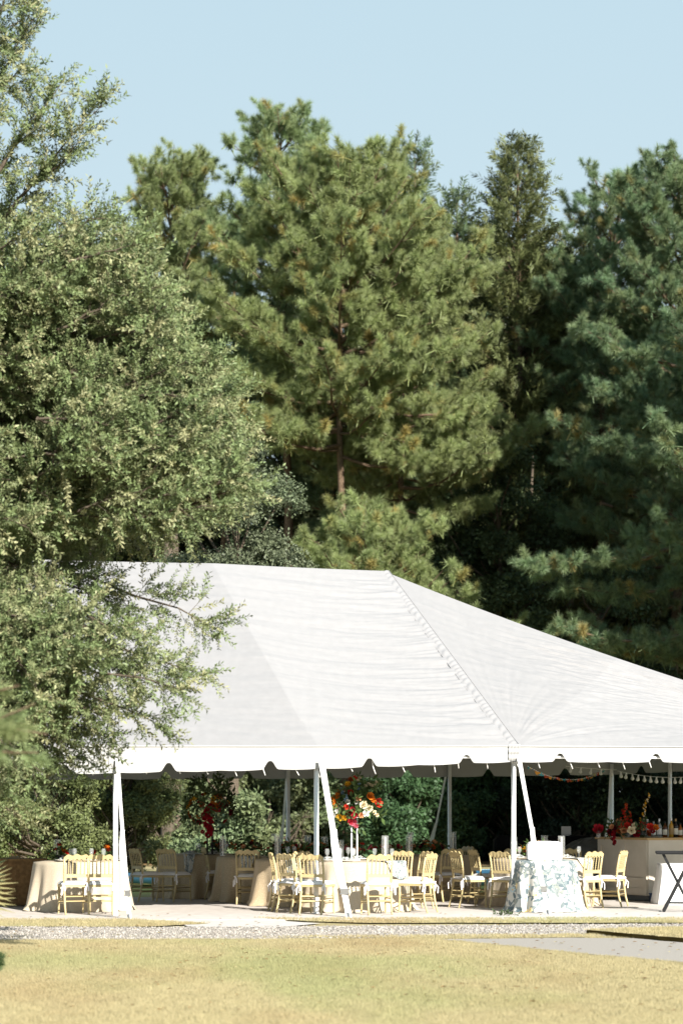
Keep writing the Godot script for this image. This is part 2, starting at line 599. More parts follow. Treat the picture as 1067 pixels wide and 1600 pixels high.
func tent() -> void:
	var t := thing("frame_tent", "large white frame tent with scalloped valance on slim poles", "tent")
	# front slope, with a crease over each rafter and gathers beside the lacing
	var st := start()
	sheet(st, 320, 240, func(u: float, v: float) -> Vector3:
		var k := minf(u * 4.0, 3.9999)
		var i := int(k)
		var f := k - i
		var ex: float = lerpf(EAVE[i][0], EAVE[i + 1][0], f)
		var rx: float = lerpf(EAVE[i][1], EAVE[i + 1][1], f)
		var p := eave(ex).lerp(ridge(rx), v)
		var sag := 0.20 * 4.0 * f * (1.0 - f) * sin(PI * clampf(v, 0, 1)) * (1.0 - 0.25 * v)
		var lace := (4.0 - u * 4.0) * 3.1
		var fine := field.get_noise_2d(u * 14.0, v * 95.0) * 0.034 * exp(-lace / 0.9) + field.get_noise_2d(u * 9.0 + 31.0, v * 46.0 + u * 12.0) * 0.036 * exp(-lace / 2.4)
		fine += 0.008 * field.get_noise_2d(u * 90.0, v * 30.0 + 7.0) * exp(-v * 9.0) * 2.0
		fine += field.get_noise_2d(u * 22.0 + 70.0, v * 22.0) * 0.008 + field.get_noise_2d(u * 11.0 + 7.0, v * 34.0 + u * 20.0) * 0.007
		fine *= smoothstep(0.0, 0.16, lace) * minf(1.0, v * 12.0) * minf(1.0, (1.0 - v) * 12.0)
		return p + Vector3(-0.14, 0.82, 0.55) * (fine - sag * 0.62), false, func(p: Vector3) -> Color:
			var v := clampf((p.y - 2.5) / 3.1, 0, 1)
			return Color.WHITE * (0.93 if p.x < lerpf(-0.375, -2.13, v) else 1.0))  # shading of the rafter crease painted in: panel tinted darker on its shaded side
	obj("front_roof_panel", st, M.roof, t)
	# the hip end: from the lacing to the far hip, creased along the line that runs up from the corner
	st = start()
	sheet(st, 260, 240, func(u: float, v: float) -> Vector3:
		var p := CORNER.lerp(END, u).lerp(hip(u), v)
		var a := atan2(v * 3.3, maxf(0.0001, u * 6.4) )
		var w := v * (1.0 - u)
		var crease := 0.09 * absf(a - 0.92) * sqrt(u * u * 6.0 + v * v) * 2.0
		var fan := field.get_noise_2d(a * 26.0, 3.0) * 0.03 * exp(-(u * 6.4 + v * 2.0) / 1.6) * minf(1.0, (u + v) * 12.0)
		var fine := field.get_noise_2d(u * 16.0 + v * 7.0, v * 60.0 - u * 30.0) * 0.04 * exp(-absf(v - 0.8) * 3.0) * smoothstep(0.1, 0.35, u) + field.get_noise_2d(u * 8.0 + 5.0, v * 60.0) * 0.02 * exp(-u * 6.0)
		fine += field.get_noise_2d(u * 30.0 + 70.0, v * 26.0) * 0.012
		var edge := minf(1.0, v * 10.0) * minf(1.0, (1.0 - v) * 10.0) * minf(1.0, u * 14.0)
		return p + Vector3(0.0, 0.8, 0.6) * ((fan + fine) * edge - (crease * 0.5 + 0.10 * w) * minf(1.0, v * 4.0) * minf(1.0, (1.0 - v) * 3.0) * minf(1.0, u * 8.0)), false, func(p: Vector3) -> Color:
			return Color.WHITE * (0.955 if (p.y - 2.517) * 1.2 > (p.x - 2.72) else 1.03))  # dark and sunlit sides of the corner crease, painted as vertex tint
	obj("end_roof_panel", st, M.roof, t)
	# the slope at the back
	st = start()
	st.set_color(Color.WHITE)
	sheet(st, 96, 16, func(u: float, v: float) -> Vector3:
		var b := u * 4.0
		var i := mini(int(b), 3)
		var low: Vector3 = REAR[i].lerp(REAR[i + 1], b - i)
		var top: Vector3 = ridge(lerpf(-11.0, 0.73, minf(1.0, u / 0.6))) if u < 0.6 else hip((u - 0.6) / 0.4)
		return low.lerp(top, v) + Vector3.DOWN * (0.18 * sin(PI * v) + 0.015 * sin(PI * u) * v))
	obj("rear_roof_panel", st, M.roof, t)
	# the laced joint from ridge to corner
	st = start()
	st.set_color(Color.WHITE)
	sheet(st, 260, 6, func(u: float, v: float) -> Vector3:
		var p := CORNER.lerp(PEAK, u)
		var side := (CORNER - PEAK).normalized().cross(Vector3(0, 0.8, 0.6)).normalized()
		var g := 0.011 * sin(u * 260.0 + v * 4.0 + 3.0 * sin(u * 31.0)) * sin(PI * v) + 0.012 * sin(PI * v)
		return p + side * (v - 0.5) * 0.15 + Vector3(0, 0.8, 0.6) * (g + 0.002))
	obj("lacing_flap", st, M.roof, t)
	for o in [-0.08, 0.08]:
		st = start()
		var side = (CORNER - PEAK).normalized().cross(Vector3(0, 0.8, 0.6)).normalized() * o
		tube(st, range(25).map(func(i): return CORNER.lerp(PEAK, i / 24.0) + side + Vector3(0, 0.003, 0.002)), range(25).map(func(_i): return 0.006), 6)
		obj("lacing_cord", st, M.roof, t)
	# valances
	var low_front := func(u: float) -> float:
		var x := lerpf(-9.3, 2.625, u)
		return lerpf(2.095, 2.165, clampf((x + 3.29) / 2.9, -1, 1)) if x < -0.375 else lerpf(2.165, 2.285, (x + 0.375) / 3.0)
	valance("front_valance", func(u: float) -> Vector3: return eave(lerpf(-9.3, 2.625, u)), low_front, 12.35, -12.35 + 6 * 1.524 + 3.048 - 0.0, t)
	valance("end_valance", func(u: float) -> Vector3: return CORNER.lerp(END, u), func(_u: float) -> float: return 2.283, 6.486, 0.04, t)
	for i in 4:
		var a: Vector3 = REAR[i]
		var b: Vector3 = REAR[i + 1]
		var lows := [2.05, 2.11, 2.147, 2.2, 2.36]
		valance("rear_valance", func(u: float) -> Vector3: return a.lerp(b, u) + Vector3(0, -0.01, 0), func(u: float) -> float: return lerpf(lows[i], lows[i + 1], u), a.distance_to(b), 0.0 if i else -a.distance_to(b), t)
	# a gathered corner patch over the pole heads where valances meet
	for p in [eave(-3.29), CORNER]:
		st = start()
		sheet(st, 10, 14, func(u: float, v: float) -> Vector3:
			return p + Vector3((u - 0.5) * 0.17, 0.03 - v * (0.25 if p == CORNER else 0.33), 0.045 + 0.012 * sin(u * 22.0 + v * 3.0) + 0.01 * sin(v * 17.0)))
		obj("corner_patch", st, M.valance, t)
	# perimeter pipes
	for e in [[eave(-9.3), CORNER], [CORNER, END], [REAR[0], REAR[3]], [REAR[3], REAR[4]]]:
		st = start()
		var dy: float = -0.16 if e[0] != REAR[0] and e[0] != REAR[3] else -0.12
		rod(st, e[0] + Vector3(0, dy, -0.07), e[1] + Vector3(0, dy, -0.07), 0.024)
		obj("perimeter_pipe", st, M.pipe, t)
	# ties that hang below the pipes
	for k in 22:
		var x := -4.1 + k * 0.42 + rf(-0.06, 0.06)
		var p := eave(x) if x < 2.6 else CORNER.lerp(END, (x - 2.625) / 6.375)
		var low := 2.12 if x < -0.3 else 2.17 if x < 1.5 else 2.26
		st = start()
		tube(st, [Vector3(p.x, low + 0.12, p.z - 0.06), Vector3(p.x + 0.012, low + 0.02, p.z - 0.05), Vector3(p.x + rf(0.02, 0.06), low - rf(0.04, 0.09), p.z - 0.05)], [0.007, 0.008, 0.008], 4)
		obj("tie", st, M.web, t)
	# poles with base plates
	var poles := [[-3.29, 35.2, 2.4], [-0.375, 35.99, 2.42], [2.625, 36.87, 2.44], [-6.3, 34.4, 2.35], [-0.98, 44.45, 2.4], [2.02, 45.25, 2.4], [5.14, 46.05, 2.4], [6.09, 44.9, 2.45], [8.9, 38.1, 2.44]]
	for q in poles:
		st = start()
		var p := at(q[0], q[1] - (0.0 if q[1] > 40.0 else -0.06))
		tube(st, [p, p + Vector3.UP * q[2]], [0.036, 0.036], 14)
		var pole := obj("tent_pole", st, M.pipe, t)
		st = start()
		box(st, p + Vector3.UP * 0.006, Vector3(0.13, 0.012, 0.13))
		obj("base_plate", st, M.steel, pole)
		st = start()
		tube(st, [p + Vector3.UP * 1.02, p + Vector3.UP * 1.06], [0.04, 0.04], 14)
		obj("collar", st, M.pipe, pole)
	# webbing straps, each with a ratchet and its spare end
	var straps := [
		[Vector3(-3.25, 2.3, -35.1), at(-3.02, 34.5), 1.0], [Vector3(-0.30, 2.3, -35.9), at(0.11, 35.0), 1.6], [Vector3(2.69, 2.35, -36.72), at(3.07, 35.9), 1.1],
		[Vector3(-1.0, 2.3, -44.6), at(-1.2, 45.8), 0.8], [Vector3(1.98, 2.3, -45.4), at(1.55, 46.6), 0.7], [Vector3(5.12, 2.3, -46.0), at(4.9, 45.2), 0.8]]
	for q in straps:
		var a: Vector3 = q[0]
		var b: Vector3 = q[1]
		var w: float = 0.028 * q[2]
		st = start()
		sheet(st, 2, 36, func(u: float, v: float) -> Vector3:
			var p := a.lerp(b, v) + Vector3(0, -0.05 * sin(PI * v), 0)
			var twist := 0.35 * sin(v * 5.0)
			return p + Vector3(cos(twist), 0, sin(twist)) * (u - 0.5) * 2.0 * w + Vector3(0, 0, 0.004 * sin(v * 30.0) ))
		var s := obj("anchor_strap", st, M.web, t)
		st = start()
		sheet(st, 2, 14, func(u: float, v: float) -> Vector3:
			var p := a.lerp(b, 0.45 + 0.38 * v)
			return p + Vector3((u - 0.5) * 2.2 * w - 0.035 * sin(PI * v), 0.0, 0.02 + 0.03 * sin(PI * v)))
		obj("spare_webbing", st, M.web, s)
		st = start()
		var c := a.lerp(b, 0.84)
		box(st, c + Vector3(0, 0, 0.02), Vector3(w * 2.6, 0.07, 0.035), Basis(Vector3.FORWARD, -0.15))
		rod(st, c + Vector3(-w * 1.6, 0.03, 0.03), c + Vector3(w * 1.6, 0.03, 0.03), 0.01, 8)
		rod(st, c + Vector3(-w * 1.6, -0.035, 0.03), c + Vector3(w * 1.6, -0.035, 0.03), 0.01, 8)
		obj("ratchet", st, M.steel, s)
		st = start()
		rod(st, b + Vector3(0.0, -0.02, 0), b + Vector3(-0.015, 0.07, 0.0), 0.018, 8)
		obj("ground_stake", st, M.steel, s)

# ---------------------------------------------------------------- furniture
func turned_profile(h: float, r: float) -> Array:
	var p := [Vector2(r * 0.9, 0)]
	var n := 7
	for i in n:
		var y := h * (i + 0.5) / n
		p.append(Vector2(r * 0.75, y - h * 0.035))
		p.append(Vector2(r * 1.35, y))
		p.append(Vector2(r * 0.75, y + h * 0.035))
	p.append(Vector2(r * 0.9, h))
	return p

func make_chair() -> Node3D:
	var c := thing("napoleon_chair", "gold chair", "chair", Vector3.ZERO, 0.0, "gold spindle-back chairs with white cushions")
	var st: SurfaceTool
	for s in [-1.0, 1.0]:
		st = start()   # rear leg and back post in one sweep
		tube(st, [Vector3(0.175 * s, 0, 0.27), Vector3(0.178 * s, 0.16, 0.225), Vector3(0.18 * s, 0.42, 0.185), Vector3(0.183 * s, 0.62, 0.20), Vector3(0.187 * s, 0.84, 0.245)], [0.015, 0.017, 0.019, 0.017, 0.015], 8)
		for k in 6:
			var y := 0.56 + k * 0.042
			tube(st, [Vector3(0.183 * s, y - 0.01, 0.193 + 0.04 * (y - 0.56) * 4.0), Vector3(0.183 * s, y, 0.195 + 0.04 * (y - 0.56) * 4.0), Vector3(0.183 * s, y + 0.01, 0.197 + 0.04 * (y - 0.56) * 4.0)], [0.014, 0.021, 0.014], 8)
		obj("leg", st, M.gold, c)
		st = start()
		tube(st, [Vector3(0.19 * s, 0, -0.205), Vector3(0.185 * s, 0.03, -0.2), Vector3(0.183 * s, 0.25, -0.19), Vector3(0.183 * s, 0.30, -0.19), Vector3(0.183 * s, 0.32, -0.19), Vector3(0.183 * s, 0.43, -0.19)], [0.012, 0.015, 0.017, 0.022, 0.016, 0.019], 8)
		obj("leg", st, M.gold, c)
		for y in [0.17, 0.235]:
			st = start()
			rod(st, Vector3(0.18 * s, y, 0.22), Vector3(0.184 * s, y, -0.19), 0.0105, 6)
			obj("stretcher", st, M.gold, c)
	for q in [[0.19, -0.19], [0.27, -0.19], [0.20, 0.215], [0.27, 0.205]]:
		st = start()
		rod(st, Vector3(-0.18, q[0], q[1]), Vector3(0.18, q[0], q[1]), 0.0105, 6)
		obj("stretcher", st, M.gold, c)
	st = start()
	box(st, Vector3(0, 0.425, 0), Vector3(0.405, 0.035, 0.41))
	obj("seat", st, M.gold, c)
	st = start()
	sheet(st, 14, 14, func(u: float, v: float) -> Vector3:
		var x := (u - 0.5) * 2.0
		var z := (v - 0.5) * 2.0
		var e := (1.0 - pow(absf(x), 6.0)) * (1.0 - pow(absf(z), 6.0))
		return Vector3(x * 0.208, 0.447 + 0.052 * pow(maxf(e, 0.0), 0.5), z * 0.212))
	sheet(st, 1, 1, func(u: float, v: float) -> Vector3: return Vector3((u - 0.5) * 0.416, 0.446, (0.5 - v) * 0.424))
	obj("cushion", st, M.cushion, c)
	# crest: a wavy top, little arches below
	st = start()
	st.set_smooth_group(-1)
	for i in 36:
		var x0 := -0.20 + 0.4 * i / 36.0
		var x1 := -0.20 + 0.4 * (i + 1) / 36.0
		var top := func(x: float) -> float: return 0.888 + 0.012 * cos(x * 47.0) - 0.022 * pow(absf(x) / 0.2, 3.0)
		var low := func(x: float) -> float: return 0.795 + 0.03 * absf(cos(x * PI / 0.0667))
		var z := func(y: float) -> float: return 0.245 + (y - 0.84) * 0.2
		for dz in [-0.011, 0.011]:
			quad(st, Vector3(x0, low.call(x0), z.call(0.8) + dz), Vector3(x1, low.call(x1), z.call(0.8) + dz), Vector3(x1, top.call(x1), z.call(0.89) + dz), Vector3(x0, top.call(x0), z.call(0.89) + dz))
		quad(st, Vector3(x0, top.call(x0), z.call(0.89) - 0.011), Vector3(x1, top.call(x1), z.call(0.89) - 0.011), Vector3(x1, top.call(x1), z.call(0.89) + 0.011), Vector3(x0, top.call(x0), z.call(0.89) + 0.011))
		quad(st, Vector3(x0, low.call(x0), z.call(0.8) - 0.011), Vector3(x1, low.call(x1), z.call(0.8) - 0.011), Vector3(x1, low.call(x1), z.call(0.8) + 0.011), Vector3(x0, low.call(x0), z.call(0.8) + 0.011))
	obj("crest_rail", st, M.gold, c)
	st = start()
	box(st, Vector3(0, 0.575, 0.196), Vector3(0.36, 0.05, 0.022))
	obj("back_rail", st, M.gold, c)
	for k in 5:
		st = start()
		lathe(st, turned_profile(0.225, 0.0095), Vector3.ZERO, 8)
		var sp := obj("spindle", st, M.gold, c)
		sp.position = Vector3(-0.12 + k * 0.06, 0.595, 0.203)
		sp.rotation.x = 0.17
	for s in [-1.0, 1.0]:
		st = start()
		for b in [[0.015, -0.02, 0.13], [0.03, 0.02, 0.16], [-0.015, 0.0, 0.10]]:
			var r0 := Vector3(0.195 * s, 0.45, 0.205)
			var r1: Vector3 = r0 + Vector3(b[0] * s, -b[2] * 0.4, 0.03 + b[1])
			var r2: Vector3 = r0 + Vector3(b[0] * s * 1.2, -b[2], 0.02 + b[1])
			for w in [Vector3(0.011, 0, 0), Vector3(0.0, 0, 0.011)]:
				quad(st, r0 - w, r0 + w, r1 + w, r1 - w)
				quad(st, r1 - w, r1 + w, r2 + w, r2 - w)
		tube(st, [Vector3(0.195 * s, 0.462, 0.19), Vector3(0.21 * s, 0.455, 0.21), Vector3(0.195 * s, 0.44, 0.215)], [0.012, 0.022, 0.010], 6)
		obj("ribbon_tie", st, M.cushion, c)
	return c

func cloth(called: String, label: String, pos: Vector3, r: float, flare: float, folds: int, m: Material, h := 0.765, group := "") -> MeshInstance3D:
	var st := start()
	var ph := rf(0, 6)
	var nu := 180
	sheet(st, nu, 22, func(u: float, v: float) -> Vector3:
		var a := u * TAU
		if v < 0.12:
			var k := v / 0.12
			return Vector3(cos(a) * r * k, h, sin(a) * r * k)
		var d := (v - 0.12) / 0.88
		var wave := sin(a * folds + ph + 0.9 * sin(a * 3.0 + ph)) + 0.5 * sin(a * (folds * 2 - 3) + ph * 2.0)
		var q := r + 0.012 * minf(1.0, d * 10.0) + flare * pow(d, 1.15) + 0.055 * wave * pow(d, 1.1) + 0.05 * smoothstep(0.88, 1.0, d) * (0.6 + field.get_noise_2d(a * 9.0, ph * 9.0))
		var y := h * (1.0 - d) + 0.02 * smoothstep(0.85, 1.0, d) * maxf(0.0, field.get_noise_2d(a * 12.0, ph)) * 2.0
		y = h - 0.012 * (1.0 - exp(-d * 30.0)) - (h - 0.012) * d if d < 0.9 else y
		return Vector3(cos(a) * q, maxf(y, 0.004), sin(a) * q), true)
	var o := obj(called, st, m)
	o.position = pos
	tag(o, label, "tablecloth", group)
	return o

func blossom_mesh(petals: int, layers: int, open: float) -> ArrayMesh:
	var st := start()
	for l in layers:
		var t := float(l) / maxi(1, layers - 1)
		for k in petals:
			var a := TAU * (k + 0.5 * l) / petals + rf(-0.15, 0.15)
			var out := Vector3(cos(a), 0, sin(a))
			var side := Vector3(-sin(a), 0, cos(a))
			var rr := lerpf(1.0, 0.35, t) * rf(0.88, 1.1)
			var lift := lerpf(open, 1.0, t)
			var b := out * 0.12
			var m1 := out * rr * 0.62 + Vector3.UP * (lift * 0.55 * lerpf(0.5, 1.0, t))
			var tip := out * rr * (1.0 - 0.3 * t) + Vector3.UP * (lift * 0.75)
			var w := side * rr * 0.48
			st.set_color(Color.WHITE * rf(0.82, 1.0))
			tri(st, b, m1 - w, m1 + w)
			tri(st, m1 - w, tip - w * 0.45, m1 + w)
			tri(st, m1 + w, tip - w * 0.45, tip + w * 0.45)
	return mesh_of(st)

var blooms: Array = []
var leafy: ArrayMesh
const HUES := {
	"red": Color(0.62, 0.04, 0.025), "crimson": Color(0.36, 0.012, 0.025), "burgundy": Color(0.11, 0.008, 0.015), "orange": Color(0.70, 0.20, 0.02), "peach": Color(0.72, 0.36, 0.18), "yellow": Color(0.75, 0.42, 0.03),
	"pink": Color(0.60, 0.12, 0.17), "cream": Color(0.78, 0.68, 0.48), "white": Color(0.8, 0.78, 0.74), "blue": Color(0.30, 0.42, 0.55), "rust": Color(0.36, 0.07, 0.015)}
var petal_mats := {}

func bloom(parent: Node3D, hue: String, p: Vector3, r: float, dir: Vector3, shape := -1) -> void:
	if not petal_mats.has(hue):
		var m := mat(HUES[hue], 0.6, 0.3)
		m.backlight_enabled = true
		m.backlight = Color(0.3, 0.3, 0.3)
		m.vertex_color_use_as_albedo = true
		petal_mats[hue] = m
	var o := put("blossom", blooms[R.randi_range(0, blooms.size() - 1) if shape < 0 else shape], petal_mats[hue], parent)
	o.transform = turned(dir, r, p)

func greens(parent: Node3D, spots: Array, size: float, tone := Color(0.07, 0.12, 0.035)) -> void:
	var w := []
	var t := []
	for p in spots:
		w.append(turned((p[1] as Vector3), size * rf(0.7, 1.3), p[0]))
		t.append(tone * rf(0.6, 1.4))
		t[-1].a = 1
	many("foliage", leafy, M.dull_leaf, w, t, parent)

# a low mound of blossoms; size is its half width
func low_flowers(label: String, p: Vector3, size: float, n: int, hues: Array, tall := 1.0) -> Node3D:
	var t := thing("flower_arrangement", label, "flowers", p, 0.0, "low flower arrangements")
	var spots := []
	for i in n:
		var a := rf(0, TAU)
		var q := sqrt(R.randf())
		var pos := Vector3(cos(a) * q * size, 0.06 + (0.16 * (1.0 - q * 0.6) * rf(0.4, 1.1)) * tall, sin(a) * q * size * 0.6)
		bloom(t, hues[R.randi_range(0, hues.size() - 1)], pos, rf(0.032, 0.06), (pos + Vector3(0, 0.05, 0.08)).normalized())
		spots.append([pos - Vector3(0, 0.05, 0), (any_dir() + Vector3(0, 0.8, 0)).normalized()])
		spots.append([pos * 0.9 - Vector3(0, 0.07, 0), (any_dir() + Vector3(0, 0.5, 0)).normalized()])
	greens(t, spots, 0.16)
	var st := start()
	lathe(st, [Vector2(0, 0), Vector2(0.05, 0), Vector2(0.075, 0.05), Vector2(0.07, 0.08)], Vector3.ZERO, 14)
	obj("bowl", st, M.black, t)
	return t

var candle0: Node3D

func candle(label: String, p: Vector3, tall := 1.0) -> void:
	if candle0 == null:
		candle0 = thing("glass_candle", label, "candle", p, 0.0, "taper candles in glass cylinders")
		var st := start()
		lathe(st, [Vector2(0.0, 0.004), Vector2(0.056, 0.004), Vector2(0.056, 0.36)], Vector3.ZERO, 20)
		obj("glass_cylinder", st, M.glass, candle0)
		st = start()
		lathe(st, [Vector2(0.0, 0.34), Vector2(0.011, 0.335), Vector2(0.0135, 0.06)], Vector3.ZERO, 10)
		obj("taper", st, M.wax, candle0)
		st = start()
		lathe(st, [Vector2(0.045, 0.006), Vector2(0.042, 0.015), Vector2(0.013, 0.025), Vector2(0.013, 0.045), Vector2(0.022, 0.06), Vector2(0.02, 0.085), Vector2(0.0, 0.085)], Vector3.ZERO, 12)
		obj("holder", st, M.white, candle0)
		candle0.scale = Vector3(1, tall, 1)
		return
	var o := dup(candle0, p, rf(0, 6), label)
	o.scale = Vector3(1, tall, 1)

var setting0: Node3D

func setting(label: String, p: Vector3, turn: float) -> void:
	if setting0 == null:
		setting0 = thing("place_setting", label, "place setting", p, turn, "place settings")
		var st := start()
		lathe(st, [Vector2(0, 0.004), Vector2(0.1, 0.004), Vector2(0.15, 0.02), Vector2(0.15, 0.024), Vector2(0.1, 0.009), Vector2(0, 0.009)], Vector3.ZERO, 20)
		obj("plate", st, M.china, setting0)
		st = start()
		sheet(st, 10, 10, func(u: float, v: float) -> Vector3:
			return Vector3((u - 0.5) * 0.2, 0.03 + 0.035 * sin(u * PI) * sin(v * PI) + 0.012 * sin(u * 17.0 + v * 5.0), (v - 0.5) * 0.12), true)
		obj("napkin", st, M.print, setting0)
		for k in 2:
			st = start()
			lathe(st, [Vector2(0, 0.003), Vector2(0.034, 0.003), Vector2(0.004, 0.012), Vector2(0.004, 0.075), Vector2(0.03, 0.11), Vector2(0.035, 0.15), Vector2(0.028, 0.19)], Vector3(0.17 - 0.09 * k, 0, 0.13 - 0.3 * k), 12)
			obj("wine_glass", st, M.glass, setting0)
		return
	dup(setting0, p, turn, label)

# a printed napkin that hangs over the table's edge
func hung_napkin(label: String, c: Vector3, r: float, ang: float, w := 0.2, drop := 0.3) -> void:
	var st := start()
	sheet(st, 12, 22, func(u: float, v: float) -> Vector3:
		var l := v * (drop + 0.22) - 0.22
		var x := (u - 0.5) * w * (1.0 - 0.5 * maxf(0.0, l / drop) * absf(sin(u * 3.0 + 1.0)))
		var a := ang + x / r
		var q := r + minf(l, 0.0) + 0.028 + (0.015 * sin(u * 14.0) if l > 0 else 0.0) + maxf(0.0, l) * 0.16
		var y := 0.772 + 0.006 * sin(u * 9.0) - maxf(0.0, l) - (0.04 * sin(u * 2.8) * maxf(0.0, l / drop))
		return Vector3(sin(a) * q, y, cos(a) * q), true)
	var o := obj("printed_napkin", st, M.print)
	o.position = c
	tag(o, label, "napkin", "printed napkins hanging off the tables")

func tall_stand(t: Node3D, m: Material, h: float) -> void:
	for s in [-0.045, 0.04]:
		var st := start()
		rod(st, Vector3(s, 0, 0.0), Vector3(s, h, 0), 0.0115, 8)
		obj("stand_post", st, m, t)
		st = start()
		rod(st, Vector3(s, 0.002, -0.14), Vector3(s, h, -0.14), 0.0115, 8)
		obj("stand_post", st, m, t)
	var st2 := start()
	box(st2, Vector3(0, 0.006, -0.07), Vector3(0.18, 0.012, 0.24))
	box(st2, Vector3(0, h, -0.07), Vector3(0.16, 0.012, 0.22))
	obj("stand_plate", st2, m, t)

func tables_and_chairs() -> void:
	for q in [[5, 3, 0.5], [6, 4, 0.7], [7, 3, 0.9]]:
		blooms.append(blossom_mesh(q[0], q[1], q[2]))
	var group := "tablecloths on round tables"
	var T := {"oak": at(-4.04, 37.35), "mid": at(0.22, 37.25), "lit": at(-0.62, 39.15), "shade": at(-1.33, 40.75), "far": at(-2.42, 42.35), "dim": at(1.5, 41.65), "bar": at(3.22, 39.1)}
	cloth("tablecloth", "cream cloth on the sunlit round table beneath the oak branches", T.oak, 0.70, 0.10, 11, M.cream, 0.765, group)
	cloth("tablecloth", "cream cloth on the sunlit centre table under the tall bright bouquet", T.mid, 0.76, 0.09, 12, M.cream, 0.765, group)
	cloth("tablecloth", "champagne cloth half in sun on the table behind the striding pole strap", T.lit, 0.76, 0.1, 9, M.champagne, 0.765, group)
	cloth("tablecloth", "shaded champagne cloth with deep folds under the dark red bouquet", T.shade, 0.76, 0.08, 13, M.champagne, 0.765, group)
	cloth("tablecloth", "shaded champagne cloth on the farthest table beside two dark chairs", T.far, 0.76, 0.07, 14, M.champagne, 0.765, group)
	cloth("tablecloth", "shaded champagne cloth on the table behind the strapped rear pole", T.dim, 0.76, 0.08, 12, M.champagne, 0.765, group)
	cloth("tablecloth", "cream cloth on the table between floral table and white bar", T.bar, 0.78, 0.1, 12, M.cream, 0.765, group)
	var fl := cloth("floral_tablecloth", "white cloth printed with blue-grey leaves on small round table by front pole", at(3.1, 37.05), 0.475, 0.09, 9, M.print, 0.79)
	var pm: StandardMaterial3D = M.print.duplicate()
	pm.uv1_scale = Vector3(3, 0.85, 1)
	fl.material_override = pm
	# chairs
	var chair0 := make_chair()
	var spots := [
		[-3.98, 35.98, 18, "gold chair nearest the table edge under the oak, backing the camera"],
		[-3.57, 36.02, 3, "gold chair beside the strapped pole, drawn up to the oak-side table"],
		[-0.83, 37.0, -80, "gold chair in profile behind its neighbour at the centre table's oak side"],
		[-0.66, 36.45, -52, "gold chair turned three-quarters toward the centre table, trailing white ribbon"],
		[-0.36, 36.0, -22, "gold chair partly hidden by the front middle pole"],
		[0.52, 36.02, 12, "gold chair with its back to us before the centre table, right of the strap"],
		[1.13, 36.5, 62, "gold chair side-on at the centre table's bar side"],
		[0.84, 38.15, 150, "gold chair across the centre table, only its crest showing by the hung napkin"],
		[1.12, 37.85, 118, "gold chair behind the side-on chair of the centre table"],
		[-0.45, 38.05, -135, "gold chair across the centre table, crest showing near the front middle pole"],
		[-3.25, 40.6, -58, "shaded dark gold chair at the slab's back edge before the lawn"],
		[-2.80, 40.62, -33, "shaded gold chair with hanging ribbon before the farthest table"],
		[-2.12, 41.6, -75, "shaded gold chair squeezed between the two darkest tables"],
		[-1.50, 39.58, -6, "shaded gold chair facing the dark table with its printed napkin"],
		[1.75, 40.52, 22, "shaded gold chair facing the table behind the strapped rear pole"],
		[2.0, 42.3, 120, "shaded gold chair behind the table at the strapped rear pole"],
		[2.02, 38.3, -66, "sunlit gold chair side-on with bowed ribbon, left of the corner pole"],
		[2.38, 39.6, -70, "gold chair behind the side-on sunlit one, against the black drape"],
		[2.63, 38.05, -40, "gold chair just left of the corner pole, seat tucked to floral table"],
		[3.80, 38.1, 40, "gold chair emerging from behind the floral tablecloth"],
		[4.27, 38.7, 66, "gold chair standing alone before the white bar, ribbons fluttering"],
		[2.95, 40.2, 190, "gold chair behind the white box, facing the camera"],
		[3.72, 40.15, 160, "gold chair across the table near the tarpaulin, facing the camera"]]
	for i in spots.size():
		var s: Array = spots[i]
		if i == 0:
			chair0.position = at(s[0], s[1])
			chair0.rotation.y = deg_to_rad(s[2])
			chair0.set_meta("label", s[3])
		else:
			dup(chair0, at(s[0], s[1]), deg_to_rad(s[2]), s[3])
	# the card box
	var cb := thing("card_box", "white box with rounded top standing on the floral tablecloth", "box", at(3.085, 36.85, 0.797), 0.03)
	var st := start()
	st.set_smooth_group(-1)
	var outline := []
	for k in 9:
		var a := PI * 0.5 * k / 8.0
		outline.append(Vector2(0.26 - 0.075 + 0.075 * cos(a), 0.27 - 0.075 + 0.075 * sin(a)))
	for k in 9:
		var a := PI * 0.5 + PI * 0.5 * k / 8.0
		outline.append(Vector2(-0.26 + 0.075 + 0.075 * cos(a), 0.27 - 0.075 + 0.075 * sin(a)))
	outline.append(Vector2(-0.255, 0))
	outline.append(Vector2(0.255, 0))
	for k in outline.size():
		var a: Vector2 = outline[k]
		var b: Vector2 = outline[(k + 1) % outline.size()]
		quad(st, Vector3(a.x, a.y, 0.13), Vector3(b.x, b.y, 0.13), Vector3(b.x, b.y, -0.13), Vector3(a.x, a.y, -0.13))
		for z in [0.13, -0.13]:
			tri(st, Vector3(0, 0.12, z), Vector3(a.x, a.y, z), Vector3(b.x, b.y, z))
	obj("case", st, M.paper, cb)
	st = start()
	box(st, Vector3(0, 0.272, 0), Vector3(0.2, 0.006, 0.03))
	obj("slot_rim", st, M.white, cb)
	# tall bouquets
	var b := thing("tall_bouquet", "tall stand of mixed red, orange and cream flowers on the centre table", "flowers", T.mid + Vector3(-0.02, 0.77, 0))
	tall_stand(b, M.white, 0.66)
	var spots2 := []
